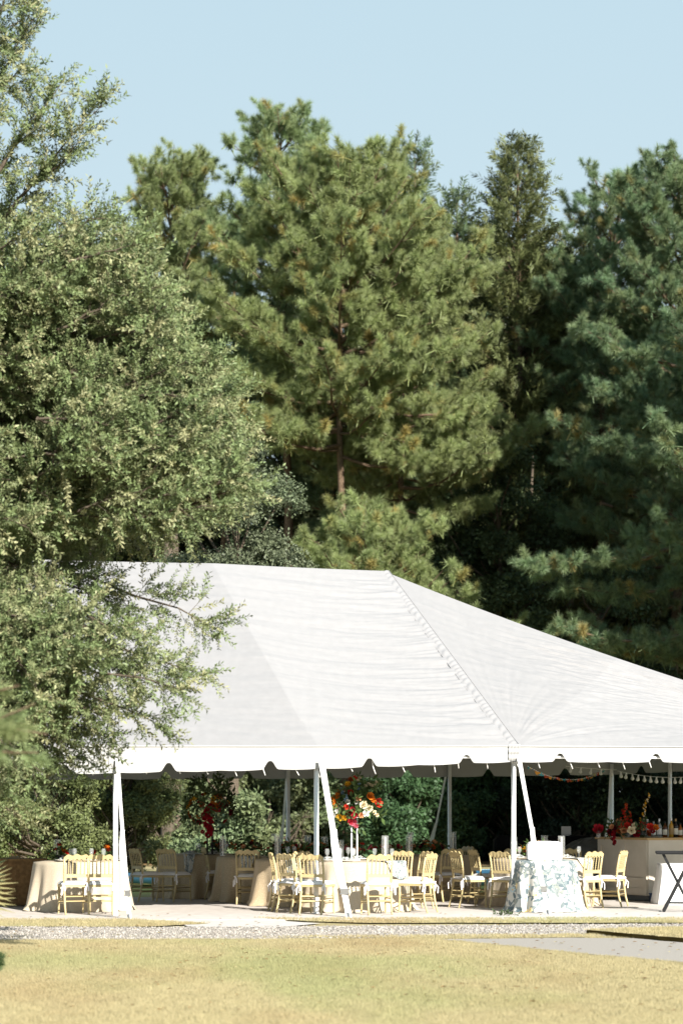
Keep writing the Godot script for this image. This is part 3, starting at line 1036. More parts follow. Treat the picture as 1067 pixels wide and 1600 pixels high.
	var listed := [["orange", -0.32, 0.0, 0.055], ["orange", -0.26, 0.09, 0.06], ["orange", -0.29, -0.05, 0.05], ["red", -0.06, 0.14, 0.055], ["yellow", -0.10, 0.26, 0.055], ["red", 0.0, 0.36, 0.05], ["rust", -0.05, 0.33, 0.05],
		["orange", 0.23, 0.08, 0.065], ["red", 0.35, -0.02, 0.075], ["peach", 0.06, 0.05, 0.05], ["cream", 0.13, -0.05, 0.065], ["cream", 0.22, -0.10, 0.06], ["white", 0.17, -0.17, 0.06], ["peach", 0.10, -0.2, 0.05], ["white", -0.15, -0.03, 0.06], ["white", -0.10, 0.0, 0.045],
		["white", -0.32, -0.2, 0.05], ["white", -0.27, -0.14, 0.04], ["yellow", -0.22, -0.23, 0.055], ["yellow", -0.15, -0.24, 0.05], ["crimson", -0.08, -0.18, 0.045], ["crimson", -0.03, -0.12, 0.05], ["crimson", 0.0, -0.2, 0.05], ["orange", -0.33, 0.05, 0.05], ["orange", 0.27, 0.03, 0.05], ["pink", -0.02, -0.30, 0.06], ["pink", 0.02, -0.36, 0.045], ["crimson", -0.06, -0.29, 0.05],
		["blue", -0.18, 0.14, 0.035], ["blue", -0.14, 0.09, 0.035], ["blue", -0.2, 0.2, 0.03], ["blue", 0.07, 0.27, 0.03], ["blue", 0.05, 0.2, 0.035], ["blue", -0.12, 0.04, 0.035], ["cream", 0.05, 0.33, 0.03], ["cream", 0.08, 0.36, 0.028],
		["cream", 0.17, 0.24, 0.035], ["cream", 0.21, 0.27, 0.032], ["cream", 0.25, 0.25, 0.035], ["cream", 0.33, 0.30, 0.03], ["cream", 0.30, 0.27, 0.03], ["cream", 0.30, -0.16, 0.04], ["cream", 0.34, -0.2, 0.035], ["orange", -0.24, 0.16, 0.045], ["red", -0.12, -0.08, 0.045], ["white", 0.03, 0.0, 0.04]]
	for q in listed:
		var p := Vector3(q[1], 0.90 + q[2], rf(0.0, 0.22) * (1.0 - absf(q[1]) * 1.6))
		bloom(b, q[0], p, q[3], (Vector3(q[1], q[2] + 0.1, 0.45)).normalized())
		spots2.append([Vector3(q[1] * 0.9, 0.90 + q[2] * 0.9, -0.03), (Vector3(q[1], q[2], 0.1) + any_dir() * 0.25).normalized()])
		spots2.append([Vector3(q[1] * 0.55, 0.90 + q[2] * 0.55, rf(-0.15, 0.12)), (Vector3(q[1], q[2] + 0.05, 0.2) + any_dir() * 0.3).normalized()])
	greens(b, spots2, 0.2, Color(0.10, 0.16, 0.05))
	b = thing("tall_bouquet", "tall stand of dark red and orange flowers over the shaded rear tables", "flowers", at(-2.25, 41.35, 0.77))
	tall_stand(b, M.black, 0.42)
	spots2 = []
	for i in 46:
		var d := any_dir()
		var p := Vector3(d.x * 0.36, 0.78 + d.y * 0.26, d.z * 0.24)
		bloom(b, ["crimson", "rust", "burgundy", "orange", "crimson", "peach", "yellow"][i % 7], p, rf(0.04, 0.065), (d + Vector3(0, 0, 0.4)).normalized())
		spots2.append([p * 0.92 + Vector3(0, 0.06, 0), (d + any_dir() * 0.5).normalized()])
		spots2.append([Vector3(p.x * 0.8, p.y + 0.22, p.z), (d + Vector3(0, 0.8, 0)).normalized()])
	for i in 16:
		bloom(b, "crimson", Vector3(rf(-0.13, 0.05), 0.76 - i * 0.028, 0.2 + rf(-0.04, 0.04)), rf(0.04, 0.06), Vector3(0, 0.1, 1))
	greens(b, spots2, 0.2, Color(0.06, 0.09, 0.03))
	# low flowers
	var warm := ["crimson", "rust", "orange", "peach", "burgundy"]
	var mixed := ["red", "orange", "pink", "peach", "crimson", "cream"]
	for q in [
		["small red blossoms in dark vases on the oak-side table", -4.32, 37.2, 0.20, 9, ["red", "red", "orange"]],
		["small red and orange blossoms behind the oak-side table's chairs", -3.62, 37.4, 0.22, 5, ["red", "orange"]],
		["low rust-coloured flowers on the farthest shaded table", -2.2, 42.1, 0.30, 16, warm],
		["low orange flowers beside the glass candle on the shaded table", -1.55, 40.5, 0.28, 16, warm],
		["wide low band of dark red and orange flowers on the half-sunlit table", -0.95, 39.1, 0.32, 22, warm],
		["low red and peach flowers behind the front middle pole", -0.35, 39.3, 0.36, 22, warm],
		["low pink and peach flowers beyond the tall bouquet's stand", 0.25, 38.9, 0.34, 14, mixed],
		["low crimson and pink flowers over the gold crests of the centre table", 0.75, 39.2, 0.30, 12, mixed],
		["full burgundy and orange flowers with one pale bloom on the dim rear table", 1.45, 41.3, 0.34, 26, ["burgundy", "rust", "peach", "orange", "burgundy"]],
		["bright orange and yellow flowers rising behind the white box", 3.10, 38.9, 0.24, 22, ["orange", "red", "yellow", "peach"]]]:
		low_flowers(q[0], at(q[1], q[2], 0.768), q[3], q[4], q[5], 1.25)
	# candles
	for q in [
		["glass candle beside the red blossoms on the oak-side table", -4.4, 37.5, 0.9], ["glass candle behind the oak-side table's second chair", -3.45, 37.6, 0.9],
		["glass candle nearest the white holder on the shaded table", -1.98, 40.45, 0.95], ["glass candle among orange flowers on the shaded table", -1.12, 40.6, 1.05],
		["tall glass candle at the napkin side of the half-sunlit table", -1.02, 38.75, 1.05], ["glass candle beyond the red flowers on the half-sunlit table", -0.55, 39.5, 1.0],
		["glass candle just behind the front middle pole", -0.28, 39.5, 0.95], ["glass candle beside the tall bouquet's stand", -0.02, 38.0, 0.85],
		["clear glass candle standing over the centre table's gold crests", 0.68, 37.75, 1.05], ["short glass candle between pink blossoms behind the centre table", 1.1, 39.4, 1.0],
		["glass candle left of the burgundy flowers on the dim table", 1.18, 41.25, 1.1], ["glass candle right of the burgundy flowers by the printed napkin", 1.9, 41.3, 1.1],
		["glass candle right of the white box on the bar-side table", 3.52, 38.75, 1.0], ["glass candle behind the orange flowers on the bar-side table", 3.3, 39.4, 1.0], ["glass candle left of the white box behind the corner strap", 2.78, 39.0, 0.95]]:
		candle(q[0], at(q[1], q[2], 0.767), q[3])
	# place settings
	for q in [
		["plate and folded napkin before the red blossoms of the oak-side table", "oak", -20, 0.5], ["plate and napkin behind the oak-side table's second chair", "oak", 25, 0.5],
		["plate and white napkin in the middle of the centre table's near edge", "mid", -18, 0.52], ["plate and napkin by the strap on the centre table", "mid", -55, 0.52], ["plate and napkin beside the hung napkin of the centre table", "mid", 40, 0.52],
		["plate and napkin on the far side of the centre table", "mid", 175, 0.5], ["plate and napkin on the farthest table beside a dark chair", "far", -20, 0.52], ["plate and napkin on the shaded table's far rim", "far", 25, 0.52],
		["plate and napkin on the half-sunlit table", "lit", -35, 0.52], ["plate and napkin on the bar-side table by the tarpaulin", "bar", 45, 0.52], ["plate and napkin on the bar-side table beside the corner pole", "bar", -50, 0.52]]:
		var a := deg_to_rad(q[2])
		setting(q[0], T[q[1]] + Vector3(sin(a) * q[3], 0.768, cos(a) * q[3]), a)
	hung_napkin("printed napkin hanging off the centre table beside the side-on chair", T.mid, 0.76, 0.95, 0.5, 0.24)
	hung_napkin("printed napkin hanging behind the dark chair of the farthest table", T.far, 0.76, -0.25, 0.2, 0.28)
	hung_napkin("printed napkin hanging in front of the shaded table", T.shade, 0.76, -0.30, 0.26, 0.2)
	hung_napkin("printed napkin hanging off the half-sunlit table next to a crest", T.lit, 0.76, -0.20, 0.25, 0.22)
	hung_napkin("printed napkin hanging from the dim table beside a candle", T.dim, 0.76, -0.05, 0.2, 0.3)
	hung_napkin("printed napkin spread over the bar-side table's edge", T.bar, 0.78, 1.1, 0.6, 0.16)

func panel_face(parent: Node3D, a: Vector3, b: Vector3, h0: float, h1: float, n: int) -> void:
	var along := b - a
	var l := along.length()
	var x := along / l
	var out := x.cross(Vector3.UP).normalized()
	if out.z < 0:
		out = -out
	var bs := Basis(x, Vector3.UP, out)
	for i in n:
		var c := a + along * ((i + 0.5) / n)
		var w := l / n
		for q in [[-w / 2 + 0.05, 0.1, h0, h1], [w / 2 - 0.05, 0.1, h0, h1]]:
			var st := start()
			box(st, c + x * q[0] + Vector3.UP * (h0 + h1) / 2 + out * 0.012, Vector3(0.098, h1 - h0, 0.024), bs)
			obj("stile", st, M.bar, parent)
		for y in [h0 + 0.07, h0 + 0.27, h1 - 0.05]:
			var st := start()
			box(st, c + Vector3.UP * y + out * 0.0105, Vector3(w - 0.19, 0.1 if y > 0.5 or y < h0 + 0.1 else 0.05, 0.02), bs)
			obj("rail", st, M.bar, parent)

func bar_corner() -> void:
	var a := at(4.44, 41.8)
	var b := at(5.12, 40.5)
	var c := b + Vector3(1.65, 0, -0.86)
	var t := thing("bar_counter", "white panelled bar with wooden top behind the standing chair", "bar", Vector3.ZERO)
	var ctr := (a + c) / 2.0
	var x := (b - a).normalized()
	var z := (c - b).normalized()
	var bs := Basis(x, Vector3.UP, x.cross(Vector3.UP))
	var st := start()
	box(st, ctr + Vector3.UP * 0.565, Vector3(a.distance_to(b) - 0.004, 0.93, b.distance_to(c) - 0.004), bs)
	obj("cabinet", st, M.bar, t)
	st = start()
	box(st, ctr + Vector3.UP * 1.05, Vector3(a.distance_to(b) + 0.1, 0.035, b.distance_to(c) + 0.1), bs)
	obj("counter_top", st, M.counter, t)
	st = start()
	box(st, ctr + Vector3.UP * 0.05, Vector3(a.distance_to(b) - 0.16, 0.085, b.distance_to(c) - 0.16), bs)
	obj("plinth", st, M.tarp, t)
	panel_face(t, a, b, 0.1, 1.03, 2)
	panel_face(t, b, c, 0.1, 1.03, 2)
	for p in [b + z * 0.12 - x * 0.08, a + z * 0.12 + x * 0.08, c - z * 0.12 - x * 0.08]:
		st = start()
		tube(st, [p + Vector3(-0.02, 0.05, 0), p + Vector3(0.02, 0.05, 0)], [0.05, 0.05], 14)
		obj("caster", st, M.steel, t)
	# flowers on the bar
	var f := thing("bar_flowers", "spreading red and burgundy flowers with a yellow spray on the bar", "flowers", at(4.86, 41.0, 1.068))
	var spots := []
	for i in 30:
		var q := sqrt(R.randf())
		var an := rf(0, PI)
		var p := Vector3(cos(an) * 0.36 * q, 0.06 + sin(an) * 0.24 * q, rf(-0.1, 0.14))
		bloom(f, ["red", "crimson", "burgundy", "red", "rust", "peach"][i % 6], p, rf(0.045, 0.075), (p + Vector3(0, 0.05, 0.3)).normalized())
		spots.append([p, (any_dir() + Vector3(0, 0.4, 0)).normalized()])
	for i in 26:   # the red plume and the yellow spray
		var h := i / 26.0
		bloom(f, ["red", "rust"][i % 2], Vector3(-0.04 + rf(-0.13, 0.13) * (1.05 - h), 0.26 + h * 0.33, rf(-0.06, 0.06)), 0.028, any_dir())
		bloom(f, "yellow" if i % 2 else "cream", Vector3(0.2 + h * 0.14 + rf(-0.035, 0.035), 0.24 + h * 0.52, rf(-0.05, 0.05)), 0.02, any_dir())
	for i in 8:
		bloom(f, ["crimson", "burgundy"][i % 2], Vector3(-0.28 + rf(-0.03, 0.03), 0.05 - i * 0.022, 0.2), 0.03, Vector3(0, 0, 1))
	bloom(f, "cream", Vector3(0.02, 0.12, 0.22), 0.08, Vector3(0, 0.2, 1))
	bloom(f, "cream", Vector3(0.07, 0.2, 0.18), 0.055, Vector3(0.2, 0.4, 1))
	bloom(f, "crimson", Vector3(-0.52, 0.13, 0.1), 0.09, Vector3(-0.2, 0.4, 1))
	greens(f, spots, 0.17, Color(0.05, 0.085, 0.03))
	st = start()
	lathe(st, [Vector2(0, 0), Vector2(0.09, 0), Vector2(0.13, 0.06), Vector2(0.12, 0.09)], Vector3(0.02, 0, 0), 16)
	obj("bowl", st, M.tarp, f)
	st = start()
	lathe(st, [Vector2(0, 0.002), Vector2(0.04, 0.002), Vector2(0.042, 0.11)], Vector3(-0.52, 0, 0.1), 14)
	obj("small_vase", st, M.glass, f)
	bloom(f, "red", Vector3(0.34, 0.18, 0.2), 0.06, Vector3(-0.1, 0.3, 1))
	bloom(f, "orange", Vector3(0.43, 0.17, 0.2), 0.06, Vector3(0.2, 0.3, 1))
	bloom(f, "crimson", Vector3(0.38, 0.11, 0.22), 0.05, Vector3(0.0, 0.1, 1))
	# bottles
	var kinds := [
		["green glass bottle next to the bar flowers", Color(0.05, 0.08, 0.02, 0.55), 0.27, 5.36], ["clear bottle with white cap behind the bar's orange blossoms", Color(0.8, 0.85, 0.85, 0.2), 0.31, 5.45], ["clear square-shouldered bottle between blossoms and spirits", Color(0.75, 0.8, 0.85, 0.2), 0.28, 5.56],
		["clear bottle with large white label and red spot", Color(0.85, 0.88, 0.9, 0.2), 0.32, 5.66], ["dark amber bottle with cream label", Color(0.10, 0.03, 0.005, 0.9), 0.28, 5.76], ["tall golden bottle with white neck, tallest on the bar", Color(0.45, 0.25, 0.03, 0.85), 0.33, 5.87],
		["very dark bottle with gold cap beside the golden one", Color(0.015, 0.012, 0.01, 1.0), 0.32, 5.95], ["amber bottle with pale label nearest the rear pole", Color(0.25, 0.08, 0.01, 0.9), 0.25, 6.03], ["brown bottle peeping over the golden one's shoulder", Color(0.18, 0.07, 0.02, 0.9), 0.3, 5.9]]
	for i in kinds.size():
		var q: Array = kinds[i]
		var h: float = q[2]
		var bt := thing("bottle", q[0], "bottle", at(q[3] - 0.27, 40.98 + 0.3 * (q[3] - 5.36) + (0.12 if i == 8 else 0.0), 1.0685), 0.0, "bottles standing on the bar")
		var gm := mat(q[1], 0.08, 0.5)
		if q[1].a < 0.6:
			gm.transparency = BaseMaterial3D.TRANSPARENCY_ALPHA
		st = start()
		lathe(st, [Vector2(0, 0.0), Vector2(0.036, 0.0), Vector2(0.04, 0.008), Vector2(0.04, h * 0.58), Vector2(0.034, h * 0.66), Vector2(0.015, h * 0.76), Vector2(0.0135, h * 0.93), Vector2(0.0, h * 0.93)], Vector3.ZERO, 16)
		obj("glass", st, gm, bt)
		st = start()
		lathe(st, [Vector2(0.016, h * 0.86), Vector2(0.0165, h * 0.99), Vector2(0.0, h)], Vector3.ZERO, 12)
		obj("cap", st, [M.black, M.white, M.steel, M.white, M.black, M.white, M.counter, M.black, M.black][i], bt)
		st = start()
		lathe(st, [Vector2(0.0412, h * 0.16), Vector2(0.0412, h * 0.48)], Vector3.ZERO, 16)
		obj("paper_label", st, [M.tarp, M.paper, M.white, M.paper, M.wax, M.counter, M.wax, M.wax, M.paper][i], bt)
	# black folding tray stand
	var s := thing("tray_stand", "black folding tray table with crossed legs standing before the bar", "table", at(5.12, 36.85), -0.12)
	st = start()
	box(st, Vector3(0, 0.885, 0), Vector3(0.66, 0.02, 0.5))
	obj("tray", st, M.black, s)
	for q in [[Vector3(0, 0.905, 0.25), Vector3(0.66, 0.03, 0.02)], [Vector3(0, 0.905, -0.25), Vector3(0.66, 0.03, 0.02)], [Vector3(-0.33, 0.905, 0), Vector3(0.02, 0.03, 0.48)], [Vector3(0.33, 0.905, 0), Vector3(0.02, 0.03, 0.48)]]:
		st = start()
		box(st, q[0], q[1])
		obj("tray_rim", st, M.black, s)
	for zz in [-0.2, 0.2]:
		for d in [-1.0, 1.0]:
			st = start()
			var p0 := Vector3(-0.22 * d, 0.0, zz + 0.022 * d)
			var p1 := Vector3(0.22 * d, 0.87, zz + 0.022 * d)
			var dir := (p1 - p0).normalized()
			box(st, (p0 + p1) / 2, Vector3(0.042, p0.distance_to(p1), 0.022), Basis(dir.cross(Vector3.BACK), dir, Vector3.BACK))
			obj("leg", st, M.black, s)
	for q in [[-0.18, 0.085, 0.02], [0.18, 0.085, -0.02]]:
		st = start()
		rod(st, Vector3(q[0], q[1], -0.22), Vector3(q[0], q[1], 0.22), 0.014, 8)
		obj("crossbar", st, M.black, s)
	st = start()
	box(st, Vector3(-0.0, 0.14, 0.2), Vector3(0.3, 0.03, 0.012))
	obj("crossbar", st, M.black, s)
	# white sheet over a low cart, before the bar's side
	st = start()
	sheet(st, 90, 20, func(u: float, v: float) -> Vector3:
		var an := u * TAU
		var sx := signf(cos(an)) * pow(absf(cos(an)), 0.45)
		var sz := signf(sin(an)) * pow(absf(sin(an)), 0.45)
		if v < 0.15:
			return Vector3(sx * 0.42 * v / 0.15, 0.66, sz * 0.3 * v / 0.15)
		var d := (v - 0.15) / 0.85
		var k := 1.0 + 0.22 * d + 0.06 * d * sin(an * 8.0 + sin(an * 3.0) * 2.0)
		return Vector3(sx * 0.42 * k, maxf(0.004, 0.66 * (1.0 - d)), sz * 0.3 * k))
	var sh := obj("white_sheet", st, M.white)
	sh.position = at(5.62, 39.75)
	tag(sh, "white sheet draped to the floor between bar and tray table", "sheet")
	# blue crate under the bar's edge
	var cr := thing("storage_crate", "dark blue plastic crate low beside the bar's corner", "crate", at(5.3, 40.3), 0.2)
	st = start()
	box(st, Vector3(0, 0.065, 0), Vector3(0.3, 0.13, 0.18))
	obj("tub", st, mat(lin(0.01, 0.04, 0.12), 0.4), cr)
	st = start()
	box(st, Vector3(0, 0.14, 0), Vector3(0.32, 0.02, 0.2))
	obj("lid", st, mat(lin(0.01, 0.05, 0.16), 0.4), cr)
	# black draped counter
	st = start()
	sheet(st, 140, 14, func(u: float, v: float) -> Vector3:
		var an := u * TAU
		var sx := signf(cos(an)) * pow(absf(cos(an)), 0.3)
		var sz := signf(sin(an)) * pow(absf(sin(an)), 0.3)
		if v < 0.15:
			return Vector3(sx * 0.86 * v / 0.15, 1.07, sz * 0.36 * v / 0.15)
		var d := (v - 0.15) / 0.85
		var k := 1.0 + 0.03 * d * sin(an * 22.0)
		return Vector3(sx * 0.88 * k, maxf(0.004, 1.07 * (1.0 - d)), sz * 0.38 * k))
	var bk := obj("draped_counter", st, M.black_cloth)
	bk.position = at(3.58, 43.0)
	tag(bk, "tall counter skirted in black cloth behind the gold chairs", "counter")
	var sg := thing("table_sign", "small white card standing on the black counter", "sign", at(3.98, 42.9, 1.075))
	st = start()
	box(st, Vector3(0, 0.09, 0), Vector3(0.17, 0.15, 0.006), Basis(Vector3.RIGHT, -0.1))
	obj("card", st, mat(lin(0.55, 0.55, 0.54), 0.7), sg)
	st = start()
	box(st, Vector3(0, 0.006, 0), Vector3(0.12, 0.012, 0.06))
	obj("stand_foot", st, M.steel, sg)
	# tarpaulin bundle
	st = start()
	sheet(st, 70, 24, func(u: float, v: float) -> Vector3:
		var an := u * TAU
		var r0 := sin(v * PI * 0.5)
		var sx := signf(cos(an)) * pow(absf(cos(an)), 0.6)
		var sz := signf(sin(an)) * pow(absf(sin(an)), 0.6)
		var y := 1.03 * pow(cos(v * PI * 0.5), 0.35) + 0.03 * sin(an * 5.0 + v * 9.0)
		var k := r0 * (1.0 + 0.05 * sin(an * 9.0 + v * 7.0)) + 0.2 * v * v
		return Vector3(sx * 0.46 * k + 0.18 * (1.0 - v), maxf(y, 0.0), sz * 0.36 * k))
	var tp := obj("tarpaulin", st, M.tarp)
	tp.position = at(4.25, 42.35)
	tag(tp, "grey crumpled tarpaulin thrown over a pile at the bar's end", "tarpaulin")
	# brown box table at the oak side
	var bx := thing("wooden_chest", "brown wooden chest beside the oak-side table, half behind palm fronds", "chest", at(-5.25, 38.9), 0.1)
	st = start()
	box(st, Vector3(0, 0.37, 0), Vector3(0.96, 0.70, 0.6))
	obj("body", st, M.brown, bx)
	st = start()
	box(st, Vector3(0, 0.74, 0), Vector3(1.02, 0.04, 0.66))
	obj("lid", st, M.brown, bx)
	for k in 3:
		st = start()
		box(st, Vector3(-0.32 + k * 0.32, 0.37, 0.308), Vector3(0.06, 0.68, 0.016))
		obj("batten", st, M.brown, bx)
	# the blankets on the lawn behind
	var cols := [mat(lin(0.60, 0.62, 0.66), 0.8), mat(lin(0.10, 0.22, 0.42), 0.8), mat(lin(0.55, 0.06, 0.04), 0.8), mat(lin(0.22, 0.48, 0.65), 0.8)]
	var bl := thing("striped_float", "flat blue, white and red inflatable lying on the lawn behind", "inflatable", at(-4.05, 49.0))
	for k in 5:
		st = start()
		tube(st, [Vector3(-0.8, 0.07, -0.5 + k * 0.25), Vector3(-0.72, 0.1 + 0.02 * k, -0.5 + k * 0.25), Vector3(0.72, 0.1 + 0.015 * (k % 2), -0.5 + k * 0.25), Vector3(0.8, 0.07, -0.5 + k * 0.25)], [0.04, 0.10, 0.10, 0.04], 10)
		obj("chamber", st, cols[[0, 1, 2, 0, 3][k]], bl)
	bl = thing("pale_float", "pale blue inflatable on the far lawn between chairs", "inflatable", at(2.75, 49.5))
	for k in 3:
		st = start()
		tube(st, [Vector3(-0.5, 0.08, -0.3 + k * 0.3), Vector3(-0.42, 0.13, -0.3 + k * 0.3), Vector3(0.42, 0.13, -0.3 + k * 0.3), Vector3(0.5, 0.08, -0.3 + k * 0.3)], [0.06, 0.16, 0.16, 0.06], 10)
		obj("chamber", st, cols[0 if k % 2 else 3], bl)

func hanging_lights() -> void:
	# paper garland
	var g := thing("paper_garland", "garland of teal, orange and red paper flowers strung across the tent corner", "garland")
	var a := Vector3(2.95, 2.24, -38.4)
	var b := Vector3(4.95, 2.28, -45.6)
	var cols := [mat(lin(0.05, 0.32, 0.36), 0.8), mat(lin(0.6, 0.12, 0.05), 0.8), mat(lin(0.62, 0.3, 0.05), 0.8), mat(lin(0.1, 0.2, 0.4), 0.8), mat(lin(0.55, 0.45, 0.2), 0.8)]
	var st := start()
	var pts := []
	for i in 31:
		var u := i / 30.0
		pts.append(a.lerp(b, u) + Vector3.DOWN * 0.8 * u * (1.0 - u))
	tube(st, pts, range(31).map(func(_i): return 0.004), 5)
	obj("string", st, M.web, g)
	var flake := start()
	flake.set_smooth_group(-1)
	for k in 4:
		var an := PI * k / 4.0
		var d := Vector3(cos(an), sin(an), 0.15)
		var e := Vector3(-sin(an), cos(an), -0.1)
		quad(flake, -d - e * 0.3, d - e * 0.3, d + e * 0.3, -d + e * 0.3)
	var fm := mesh_of(flake)
	for i in 44:
		var u := (i + 0.5) / 44.0
		var o := put("paper_flower", fm, cols[[0, 3, 1, 2, 0, 4, 1, 1, 2][(i * 5 + i / 4) % 9]], g)
		o.transform = turned((any_dir() + Vector3(0, 0, 1.2)).normalized(), rf(0.022, 0.04), a.lerp(b, u) + Vector3.DOWN * (0.8 * u * (1.0 - u) + rf(0.0, 0.03)))
	# bulbs
	for run in [
		["string of round white bulbs swagging from the rear corner pole past the bar", Vector3(5.12, 2.25, -44.9), Vector3(6.6, 2.16, -43.5), 15, 0.16, 0.035, 0.04],
		["short run of small pale bulbs along the tent's inner rear valance", Vector3(4.1, 2.33, -44.3), Vector3(5.1, 2.27, -44.9), 5, 0.02, 0.032, 0.03]]:
		var t := thing("string_lights", run[0], "string lights", Vector3.ZERO, 0.0, "string lights")
		st = start()
		pts = []
		for i in 21:
			var u := i / 20.0
			pts.append((run[1] as Vector3).lerp(run[2], u) + Vector3.DOWN * run[4] * 4.0 * u * (1.0 - u) * 0.5)
		tube(st, pts, range(21).map(func(_i): return 0.006), 5)
		obj("cable", st, M.web, t)
		var bm := start()
		lathe(bm, [Vector2(0.014, 0.0), Vector2(0.016, -0.04), Vector2(run[5] * 0.6, -0.05), Vector2(run[5], -0.05 - run[5]), Vector2(run[5] * 0.75, -0.05 - run[5] * 1.7), Vector2(0, -0.05 - run[5] * 2.0)], Vector3.ZERO, 12)
		var mesh := mesh_of(bm)
		for i in run[3]:
			var u: float = (i + 0.5) / run[3]
			var o := put("bulb", mesh, M.white, t)
			o.position = (run[1] as Vector3).lerp(run[2], u) + Vector3.DOWN * run[4] * 2.0 * u * (1.0 - u)
			o.rotation.z = rf(-0.2, 0.2)

# ---------------------------------------------------------------- trees
var tuft: ArrayMesh
var tuft_b: ArrayMesh
var oak_twig: ArrayMesh
var clump: ArrayMesh
var spray: ArrayMesh

func leaf(st: SurfaceTool, p: Vector3, d: Vector3, n: Vector3, l: float, w: float) -> void:
	var s := d.cross(n).normalized() * w
	var m := p + d * l * 0.5 + n * w * 0.25
	var e := p + d * l
	quad(st, p, m + s, e, m - s) if false else tri(st, p, m + s, e)
	tri(st, p, e, m - s - n * w * 0.5)

func foliage_meshes() -> void:
	for v in 2:
		var st := start()
		for i in 230:   # needles sleeve the outer part of the shoot and brush forward at its tip
			var h := rf(-0.13, 0.10)
			var a := rf(0, TAU)
			var open := lerpf(1.55, 0.55, clampf((h + 0.13) / 0.23, 0, 1)) + rf(-0.45, 0.45)
			var d := Vector3(cos(a) * sin(open), cos(open), sin(a) * sin(open))
			var o := Vector3(0, h, 0)
			var w := d.cross(any_dir()).normalized() * 0.0048
			var l := rf(0.11, 0.20)
			st.set_color(Color.WHITE * rf(0.75, 1.2))
			tri(st, o - w, o + w, o + d * l + Vector3(0, -0.015, 0))
		st.set_color(Color(2.6, 1.5, 1.1))
		tube(st, [Vector3(0, -0.34, 0), Vector3(0, 0.06, 0)], [0.011, 0.007], 3, false)
		if v == 0:
			tuft = mesh_of(st)
		else:
			tuft_b = mesh_of(st)
	# a twig of the live oak
	var st := start()
	st.set_color(Color(3.2, 2.3, 2.4))
	tube(st, [Vector3.ZERO, Vector3(0.015, 0.16, 0.0), Vector3(0.0, 0.34, 0.02)], [0.004, 0.003, 0.0015], 3, false)
	for i in 24:
		var h := 0.03 + 0.32 * i / 24.0
		var a := i * 2.4
		var d := Vector3(cos(a), rf(0.4, 1.1), sin(a)).normalized()
		st.set_color(Color.WHITE * rf(0.75, 1.2))
		leaf(st, Vector3(0.008, h, 0.01), d, (any_dir() + Vector3(0, 0.7, 0)).normalized(), rf(0.04, 0.068), rf(0.009, 0.013))
	oak_twig = mesh_of(st)
	# a clump of broad leaves
	st = start()
	for i in 30:
		var p := any_dir() * 0.30 * pow(R.randf(), 0.5)
		st.set_color(Color.WHITE * rf(0.75, 1.2))
		leaf(st, p, (any_dir() + Vector3(0, -0.2, 0)).normalized(), (any_dir() + Vector3(0, 1.0, 0)).normalized(), rf(0.08, 0.13), rf(0.022, 0.034))
	clump = mesh_of(st)
	# flat spray of a cedar or spruce
	st = start()
	for i in 44:
		var h := rf(0.0, 0.5)
		var s := 1.0 if i % 2 else -1.0
		var p := Vector3(0, h, 0)
		var d := Vector3(s * rf(0.5, 1.0), rf(0.4, 0.9), rf(-0.45, 0.3)).normalized()
		st.set_color(Color.WHITE * rf(0.75, 1.2))
		leaf(st, p, d, (any_dir() * 0.5 + Vector3(0, 0, 1)).normalized(), rf(0.08, 0.24) * (1.15 - h), 0.012)
	spray = mesh_of(st)
	# florist's greenery
	st = start()
	for i in 8:
		var a := i * 2.4
		st.set_color(Color.WHITE * rf(0.7, 1.2))
		leaf(st, Vector3(0, i * 0.1, 0), Vector3(cos(a), rf(0.4, 1.0), sin(a)).normalized(), any_dir(), rf(0.35, 0.6), 0.11)
	leafy = mesh_of(st)

func shade(c: Color, k: float) -> Color:
	return Color(c.r * k, c.g * k, c.b * k, 1.0)

